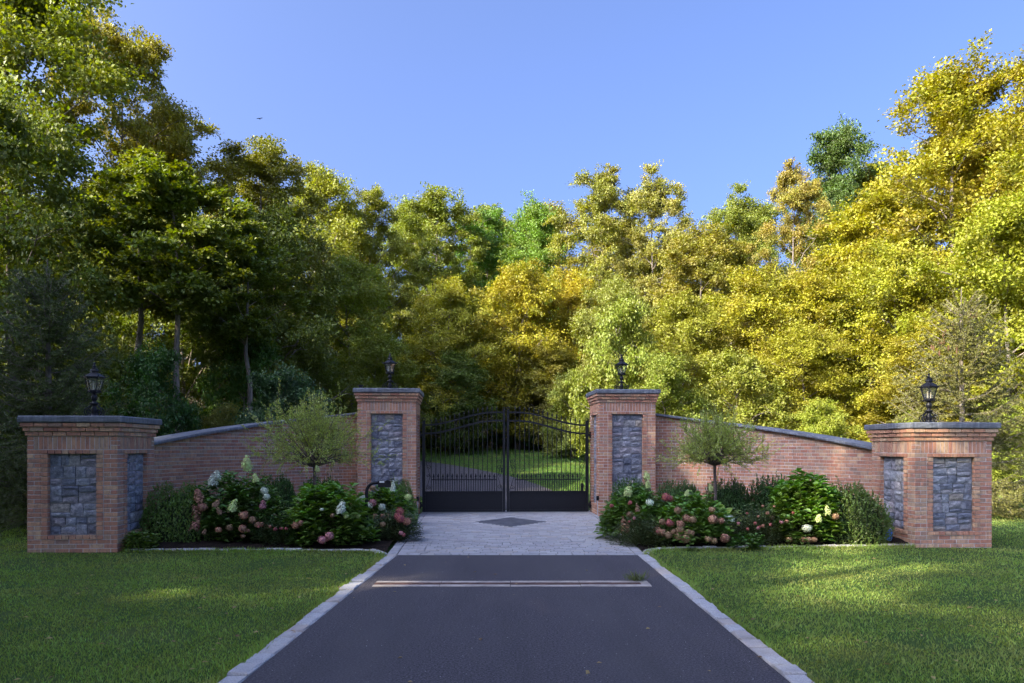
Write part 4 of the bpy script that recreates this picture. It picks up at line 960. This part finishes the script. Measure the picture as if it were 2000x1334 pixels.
BLOOMS = {
'A': [(-.24,1.06,'c',.22,'w'),(-.17,1.13,'c',.17,'w'),(.31,1.31,'c',.24,'y'),(.45,1.08,'c',.17,'y'),(.59,.88,'g',.15,'w'),(.63,.78,'g',.13,'w'),(.09,.65,'c',.20,'y'),(-.48,.80,'c',.22,'p'),(-.41,.63,'g',.19,'p'),(-.52,.54,'c',.20,'p'),(-.52,.35,'c',.22,'p'),(-.19,.68,'c',.15,'b'),(-.14,.57,'c',.12,'b'),(.26,.51,'g',.17,'p'),(.40,.43,'g',.13,'b'),(.24,.30,'g',.15,'p'),(.48,.35,'g',.11,'p'),(.55,.35,'g',.10,'p'),(-.15,.28,'g',.12,'p'),(.03,.32,'g',.12,'b'),(.66,.30,'g',.14,'b'),(.25,.18,'g',.08,'b'),(.57,.65,'c',.17,'k'),(.75,.45,'g',.12,'b'),(-.38,.24,'c',.10,'b')],
'B': [(-.42,.37,'g',.15,'p'),(-.34,.41,'g',.10,'p'),(0,.16,'g',.16,'k'),(.11,.22,'g',.16,'k'),(.30,.64,'c',.20,'w'),(.55,.50,'g',.11,'y'),(.38,.51,'g',.10,'y'),(.16,.53,'g',.08,'b'),(-.08,1.24,'c',.11,'y'),(-.01,.62,'g',.07,'w')],
'C': [(-.29,.69,'g',.14,'w'),(-.12,.62,'g',.16,'k'),(-.17,.57,'g',.14,'w'),(.05,.54,'g',.14,'w'),(.51,.69,'g',.16,'y'),(.24,.88,'c',.16,'w'),(-.12,.87,'g',.13,'b'),(.07,.38,'g',.13,'p'),(.19,.37,'g',.13,'p'),(-.07,.38,'g',.12,'b')],
'E': [(.13,.53,'g',.15,'r'),(.14,.41,'g',.16,'r'),(.25,.36,'g',.15,'p'),(.09,.45,'g',.13,'r'),(-.15,.32,'g',.11,'b'),(.15,.18,'g',.09,'k'),(.19,.15,'g',.08,'r')],
'G': [(-.20,.85,'c',.21,'y'),(.11,1.10,'c',.16,'y'),(.13,.97,'c',.12,'y'),(.16,.67,'g',.15,'w'),(.43,.75,'g',.16,'r'),(.51,.72,'g',.15,'r'),(-.17,.48,'g',.14,'b'),(-.04,.56,'c',.14,'b'),(-.26,.28,'c',.24,'p'),(-.01,.34,'g',.10,'p'),(-.08,.23,'g',.12,'w'),(-.48,.61,'g',.08,'r'),(-.17,.67,'g',.08,'r')],
'H': [(-.40,.39,'g',.15,'r'),(-.23,.38,'g',.15,'p'),(-.52,.40,'g',.12,'b'),(-.59,.25,'g',.20,'p'),(-.51,.23,'g',.13,'p'),(-.42,.20,'g',.14,'b'),(-.34,.26,'g',.11,'b'),(-.24,.29,'g',.15,'b'),(-.26,.19,'g',.15,'b'),(-.14,.16,'g',.17,'b'),(-.11,.25,'g',.14,'b'),(-.05,.24,'g',.11,'b'),(-.13,.47,'g',.15,'p'),(-.04,.45,'g',.14,'b'),(.29,.45,'g',.17,'p'),(.43,.42,'g',.13,'p'),(.28,.60,'g',.12,'b'),(.22,.15,'g',.13,'b'),(.31,.12,'g',.12,'b'),(.49,.15,'g',.17,'p'),(.26,.93,'c',.12,'y'),(-.12,.85,'c',.12,'y'),(-.27,.59,'g',.14,'b')],
'L': [(-.10,.28,'g',.17,'w'),(.24,.56,'c',.15,'y'),(.10,.44,'c',.15,'y'),(.37,.46,'g',.15,'b'),(-.39,.09,'g',.13,'b'),(-.16,.08,'g',.13,'b'),(-.07,.07,'g',.12,'b'),(.02,.06,'g',.12,'b'),(-.67,.41,'g',.12,'b')]}
HG = 'hydrangeas in the beds'
flowering('hydrangea', 'hydrangea with rust-pink lower blooms and white top blooms beside the boxwood', 'hydrangea', -4.63, 12.55, .72, 1.12, (.085,.150,.035), BLOOMS['A'], 1, 260, group=HG)
flowering('hydrangea', 'hydrangea with two pink blooms low in front, left of the keypad post', 'hydrangea', -3.00, 12.2, .62, 1.0, HL, BLOOMS['B'], 2, 250, .14, group=HG)
flowering('hydrangea', 'hydrangea with scattered white and pink blooms behind the keypad post', 'hydrangea', -2.35, 13.6, .55, .86, HL, BLOOMS['C'], 3, 170, group=HG)
flowering('hydrangea', 'hydrangea with cream cone blooms at the foot of the tall right pier', 'hydrangea', 2.15, 12.9, .62, .92, HC, BLOOMS['G'], 4, 190, group=HG)
flowering('hydrangea', 'hydrangea crowded with rusty brown blooms in the right bed', 'hydrangea', 2.95, 12.45, .72, .82, HL, BLOOMS['H'], 5, 220, group=HG)
flowering('hydrangea', 'tall hydrangea with light green tips and few blooms beside the large yew', 'hydrangea', 4.98, 12.75, .66, 1.18, HL, BLOOMS['L'], 6, 260, .145, group=HG)
RC = (.075, .105, .04); rr = np.random.RandomState(77)
def rose_blooms(n, R, h): return [(rr.uniform(-R, R), rr.uniform(.25, h), 'g', rr.uniform(.045, .075), rr.choice(['r', 'r', 'k', 'p'])) for _ in range(n)]
flowering('rose_bush', 'small-leaved rose bush with red blooms at the edge of the left paving', 'rose bush', -1.98, 12.7, .42, .55, RC, BLOOMS['E'], 7, 260, .05, 8, False, 'rose bushes in the beds')
flowering('rose_bush', 'small-leaved rose bush with tiny red blooms left of the tall right-bed hydrangea', 'rose bush', 4.15, 12.5, .52, .66, RC, rose_blooms(16, .5, .66)+[(-.63,.40,'g',.21,'w')], 8, 330, .05, 8, False, 'rose bushes in the beds')
flowering('rose_bush', 'low small-leaved rose bush at the edge of the right paving', 'rose bush', 2.12, 12.15, .42, .5, RC, rose_blooms(4, .4, .5), 9, 260, .05, 8, False, 'rose bushes in the beds')
flowering('rose_bush', 'low rose bush with red dots between the two left hydrangeas', 'rose bush', -3.75, 12.15, .45, .5, (.042,.075,.024), rose_blooms(9, .42, .45), 10, 260, .055, 8, False, 'rose bushes in the beds')
flowering('weed', 'bright green weed at the foot of the low left pier', 'weed', -5.72, 11.52, .26, .26, (.11,.17,.03), [], 11, 60, .08, 5)
flowering('weed', 'low green weed behind the kerb in the right bed', 'weed', 3.75, 12.05, .32, .2, (.06,.12,.025), [], 12, 50, .09, 5)

# hostas: each large leaf is a piece
def hosta_leaf():
    V = []; F = []
    for i in range(6):
        q = i/5; w_ = .36*math.sin(pi*min(1, q*.92+.06))**.8; z = .30*q-.45*q*q
        for j in (-1, -.5, 0, .5, 1): V.append((q, w_*j, z+.10*w_*abs(j)*2))
    for i in range(5):
        for j in range(4): F.append((i*5+j, (i+1)*5+j, (i+1)*5+j+1, i*5+j+1))
    return np_mesh('leaf', np.array(V), np.array(F), M['hosta'], smooth=True)
t = NT('hosta'); oi = t.rnd(); n1 = t.noise(t.pos(), 60, 2); c = t.ramp(oi, [(0, (.085,.150,.022)), (.5, (.135,.205,.028)), (1, (.21,.255,.045))]); t.col(c); t.bump(n1, .3, .004); M['hosta'] = t.fin(.45, .4)
HM = hosta_leaf()
def hosta(label, x, y, R, n, seed):
    rn = np.random.RandomState(seed); t_ = thing('hosta', label, 'hosta', (x, y, g1(x, y)+.12), 0, 'hostas in the beds')
    for i in range(n):
        a = i*2.4+rn.uniform(-.3, .3); lay = i/n; r = .04+.22*R*(1-lay); L = R*rn.uniform(.38, .55)
        l_ = ob('leaf', HM, t_, (r*cos(a)*2, r*sin(a)*2, .06+.30*lay*R*1.6+rn.uniform(0, .05))); l_.rotation_euler = (rn.uniform(-.25, .25), -.10-.45*lay+rn.uniform(-.2, .2), a); l_.scale = (L, L, L)
    return t_
hb = hosta('yellow green hosta with a white flower stalk in the left bed', -3.85, 13.35, .46, 30, 1)
mb = MB(); mb.tube([(.28, -.1, 0), (.36, -.12, .35), (.47, -.15, .66)], [.007, .006, .004], 5)
for q in range(7): mb.lathe([(.004, 0), (.014, -.02), (.022, -.06)], 6, (.42+.012*q+.02*(q % 2), -.14, .52+.03*q))
t = NT('hosta_flower'); t.col((.55, .52, .56)); mb.build('flower_stalk', t.fin(.6, .3), hb)
hosta('yellow green hosta around the foot of the right willow', 3.85, 13.35, .46, 28, 2)
hosta('small yellow hosta between the rose bush and the tall hydrangea', 4.55, 13.2, .36, 22, 3)

# willow standards
def willow(label, x, y, hs, R, Hc, seed, col):
    rn = np.random.RandomState(seed); z0 = g1(x, y)+.05; t_ = thing('willow_standard', label, 'willow', (x, y, z0), 0, 'dwarf willows on bare stems'); mb = MB()
    mb.tube([(0, 0, -.1), (.012, 0, hs*.5), (0, .01, hs)], [.032, .028, .03], 8); Ps, Ds, Ns = [], [], []
    nb = 85
    for i in range(nb):
        a = i*2.4+rn.uniform(-.3, .3); q = (i+.5)/nb; el = .12+1.35*q**1.1; L = R*(1.0 if q < .5 else 1-.25*(q-.5))*rn.uniform(.6, 1.2)
        d = np.array([cos(a)*cos(el), sin(a)*cos(el), sin(el)*Hc/R]); p0 = np.array([0, 0, hs-.02]); p1 = p0+d*L*.45+np.array([0, 0, .06]); p2 = p0+d*L+np.array([0, 0, -.10*L*cos(el)])
        path = [p0, p0*.5+p1*.5+rn.normal(0, .012, 3), p1, p1*.5+p2*.5+rn.normal(0, .02, 3), p2]
        mb.tube(path, [.011, .009, .006, .004, .002], 4, False)
        for k in range(9):
            f = rn.uniform(.42, 1); s_ = p0*(1-f)**2+2*p1*f*(1-f)+p2*f*f; e_ = s_+unit((d*.6+rn.normal(0, .55, 3)+np.array([0, 0, .25]))[None])[0]*rn.uniform(.12, .5)
            mb.tube([s_, e_], [.0028, .0015], 3, False); m = 32; qq = rn.uniform(0, 1, (m, 1)); Ps.append(s_+(e_-s_)*qq+rn.normal(0, .012, (m, 3))); Ds.append((e_-s_)/.2+rn.normal(0, .55, (m, 3))); Ns.append(rn.normal(0, .5, (m, 3))+np.array([0, 0, .7]))
    P, D, N = map(np.concatenate, (Ps, Ds, Ns)); n = len(P); L = rn.uniform(.026, .05, n); V, F = leaf_arrays(P, D, N, L, L*.38); v = rn.uniform(.1, 1, n)
    mb.build('trunk', M['willow_bark'], t_); c = ob('crown', np_mesh('crown', V, F, M['leaf'], np.r_[v, v]), t_); c.color = (*col, 1)
t = NT('willow_bark'); n1 = t.noise(t.pos((4, 4, 1)), 30, 3); t.col(t.ramp(n1, [(.3, (.075,.05,.042)), (.7, (.20,.165,.145))])); M['willow_bark'] = t.fin(.85, .2)
willow('wide pale-leaved willow on a bare stem before the left wall', -3.62, 13.6, 1.18, 1.16, 1.28, 1, (.36, .40, .12))
willow('pale-leaved willow on a bare stem before the right wall', 3.85, 14.1, 1.22, .98, .95, 2, (.34, .38, .11))

# golden grasses beyond the gate
def tall_grass(label, x, y, h, R, seed, col):
    rn = np.random.RandomState(seed); t_ = thing('tall_grass', label, 'grass clump', (x, y, g1(x, y)), 0, 'golden grasses beyond the lawn'); mb = MB(); Ps, Ds, Ns = [], [], []
    for i in range(46):
        a = rn.uniform(0, 2*pi); o = rn.normal(0, R*.3, 2); e = np.array([o[0]+cos(a)*R*rn.uniform(.2, 1), o[1]+sin(a)*R*rn.uniform(.2, 1), h*rn.uniform(.55, 1)]); s_ = np.array([o[0], o[1], 0])
        md = (s_+e)/2+np.array([0, 0, h*.12]); mb.tube([s_, md, e], [.014, .010, .004], 4, False); m = 70; q = rn.uniform(.25, 1, (m, 1)); Ps.append(s_*(1-q)**2+2*md*q*(1-q)+e*q*q); Ds.append(rn.normal(0, .6, (m, 3))+np.array([0, 0, .6])); Ns.append(rn.normal(0, 1, (m, 3)))
    P, D, N = map(np.concatenate, (Ps, Ds, Ns)); n = len(P); L = rn.uniform(.14, .32, n); V, F = leaf_arrays(P, D, N, L, L*.14); v = rn.uniform(.1, 1, n)
    mb.build('stems', M['willow_bark'], t_); c = ob('foliage', np_mesh('foliage', V, F, M['leaf'], np.r_[v, v]), t_); c.color = (*col, 1)
for i, (x, y, h, R, lb) in enumerate([(-2.2, 44.3, 3.0, 1.0, 'golden grass clump beyond the lawn, seen through the left gate leaf'), (-.4, 45.0, 3.6, 1.1, 'tall golden grass clump beyond the lawn behind the gate middle'), (1.4, 44.4, 3.4, 1.1, 'golden grass clump beyond the lawn, just right of the gate middle'), (3.2, 43.6, 3.4, 1.1, 'golden grass clump beyond the lawn near the right gate hinge')]):
    tall_grass(lb, x, y, h, R, i+60, (.22, .20, .045))

# ------------------------------------------------------------------ lawn blades
KLa, KRa = np.array(KL), np.array(KR)
oR = np.argsort(KRa[:, 0])
def lawn_ok(x, y):
    kl = np.interp(x, KLa[:, 0], KLa[:, 1]); kr = np.interp(x, KRa[oR][:, 0], KRa[oR][:, 1])
    L = (x < -1.9) & (x < EL(np.minimum(y, 10.94))-.18) & np.where(x > -5.9, y < kl-.03, np.where(x > -7.42, y < 11.05, y < 18))
    R = (x > 1.95) & (x > ER(np.minimum(y, 10.94))+.18) & np.where(x < 6.62, y < kr-.03, np.where(x < 8.05, y < 12.15, y < 26))
    return L | R
def blades(n_, x, y, hmin, hmax, wd, rn, lean=.35):
    z = G(x, y)-.032; clump = .5+.5*np.sin(x*2.1+1.3*np.sin(y*1.7))*np.sin(y*2.6+1.1*np.sin(x*1.3)); h = (hmin+(hmax-hmin)*rn.uniform(0, 1, n_)**1.2)*(.75+.45*clump)
    D = np.stack([rn.normal(0, lean, n_), rn.normal(0, lean, n_), np.ones(n_)], 1); N = rn.normal(0, 1, (n_, 3))*np.array([1, 1, .25])
    return np.stack([x, y, z], 1), D, N, h, wd*rn.uniform(.7, 1.3, n_), np.clip(rn.normal(.5, .2, n_)+.25*(clump-.5), 0, 1)
rn = np.random.RandomState(5); acc = []
for y0 in np.arange(3.2, 26, .4):
    hw = .74*y0+1.5; dens = 3700*min(1, (5.0/y0)**1.45); n_ = int(dens*2*hw*.4)
    x = rn.uniform(-hw, hw, n_); y = rn.uniform(y0, y0+.4, n_); k = lawn_ok(x, y); x, y = x[k], y[k]
    thin = np.sin(x*1.9+2*np.sin(y*1.1))*np.sin(y*2.3+1.5*np.sin(x*.9)); k = rn.uniform(0, 1, len(x)) < np.where(thin > .55, .45, 1.0); x, y = x[k], y[k]
    if len(x): acc.append(blades(len(x), x, y, .020, .048, .0055*(1+.10*max(0, y0-5)), rn, .55))
for pl, n_ in ((KLa, 2600), (KRa, 3200), (np.array([(EL(q)-.19, q) for q in np.linspace(3.2, 10.9, 40)]), 2200), (np.array([(ER(q)+.19, q) for q in np.linspace(3.2, 10.9, 40)]), 2200)):     # ragged fringe along the kerbs
    d_ = np.r_[0, np.cumsum(np.linalg.norm(np.diff(pl, axis=0), axis=1))]; q = rn.uniform(0, d_[-1], n_); x = np.interp(q, d_, pl[:, 0])+rn.normal(0, .012, n_); y = np.interp(q, d_, pl[:, 1])-.02-np.abs(rn.normal(0, .03, n_))
    acc.append(blades(n_, x, y, .04, .10, .008, rn, .5))
P, D, N, h, wd, v = map(np.concatenate, zip(*acc)); V, F = leaf_arrays(P, D, N, h, wd, .1)
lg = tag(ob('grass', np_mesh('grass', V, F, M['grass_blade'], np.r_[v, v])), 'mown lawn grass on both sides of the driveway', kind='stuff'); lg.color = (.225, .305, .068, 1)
n_ = 110000; x = rn.uniform(-9, 12, n_); y = rn.uniform(19.2, 46, n_)
rl = smooth_line([(-2.15, 18.7), (-2.7, 23), (-4.6, 28), (-9, 33.5), (-18, 38)]); rr_ = smooth_line([(1.95, 18.75), (1.6, 24), (0, 29.5), (-4.5, 35.5), (-18, 43)])
def xr(line, y): a = np.array(line); return np.interp(y, a[:, 1], a[:, 0])
onroad = (x > xr(rl, y)-.1) & (x < xr(rr_, y)+.1) & (y < 43); k = ~onroad & (wood(x, y) < .5); x, y = x[k], y[k]
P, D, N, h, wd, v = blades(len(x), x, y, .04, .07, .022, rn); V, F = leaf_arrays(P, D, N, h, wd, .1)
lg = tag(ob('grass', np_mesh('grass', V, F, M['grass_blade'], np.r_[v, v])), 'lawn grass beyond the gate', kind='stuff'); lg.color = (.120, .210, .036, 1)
# tuft growing at the end of the drain
n_ = 130; a = rn.uniform(0, 2*pi, n_); P = np.stack([rn.normal(0, .05, n_), rn.normal(0, .03, n_), np.zeros(n_)], 1); D = np.stack([np.cos(a)*.9, np.sin(a)*.6, rn.uniform(.3, 1.2, n_)], 1); h = rn.uniform(.06, .2, n_); V, F = leaf_arrays(P, D, np.stack([np.zeros(n_), np.zeros(n_), np.ones(n_)], 1)+rn.normal(0, .3, (n_, 3)), h, np.full(n_, .007), .1)
wt = tag(ob('grass_tuft', np_mesh('grass_tuft', V, F, M['grass_blade'], rn.uniform(0, 1, 2*n_)), None, (1.47, 8.80, .004)), 'tuft of grass growing at the right end of the drain', 'grass tuft'); wt.color = (.085, .115, .035, 1)
# fallen leaves
n_ = 260; y = rn.uniform(3.8, 11, n_); x = rn.uniform(-.72, .72, n_)*y; on = (x > EL(y)) & (x < ER(y)); k = ~on | (rn.uniform(0, 1, n_) < .22); x, y, on = x[k], y[k], on[k]; n_ = len(x); a = rn.uniform(0, 2*pi, n_)
P = np.stack([x, y, np.where(on, .006, .035+G(x, y))], 1); D = np.stack([np.cos(a), np.sin(a), rn.uniform(-.1, .2, n_)], 1); L = rn.uniform(.03, .065, n_); V, F = leaf_arrays(P, D, np.tile([[0, 0, 1.]], (n_, 1))+rn.normal(0, .2, (n_, 3)), L, L*.6, .2)
fl = tag(ob('fallen_leaves', np_mesh('fallen_leaves', V, F, M['leaf'], rn.uniform(0, 1, 2*n_))), 'few dry leaves fallen on lawn and driveway', kind='stuff'); fl.color = (.26, .18, .08, 1)
# small bird gliding in the sky
bd = thing('bird', 'tiny dark bird gliding in the upper left sky', 'bird', (-23.8, 70, 32.5), 1.2); bd.scale = (.75, .75, .75); bd.rotation_euler = (0, .25, 1.3)
mb = MB(); mb.lathe([(.002, -.20), (.045, -.08), (.055, .02), (.03, .12), (.004, .18)], 8); mb.v = [(z, y, x) for x, y, z in mb.v]
mb.add([(.05, .03, .02), (.06, .30, .07), (-.02, .52, .05), (-.08, .30, .06), (-.07, .03, .02)], [(0, 1, 2, 3, 4)]); mb.add([(.05, -.03, .02), (.06, -.30, .07), (-.02, -.52, .05), (-.08, -.30, .06), (-.07, -.03, .02)], [(4, 3, 2, 1, 0)])
t = NT('bird_dark'); t.col((.03, .03, .035)); mb.build('bird_body', t.fin(.8, .2), bd)
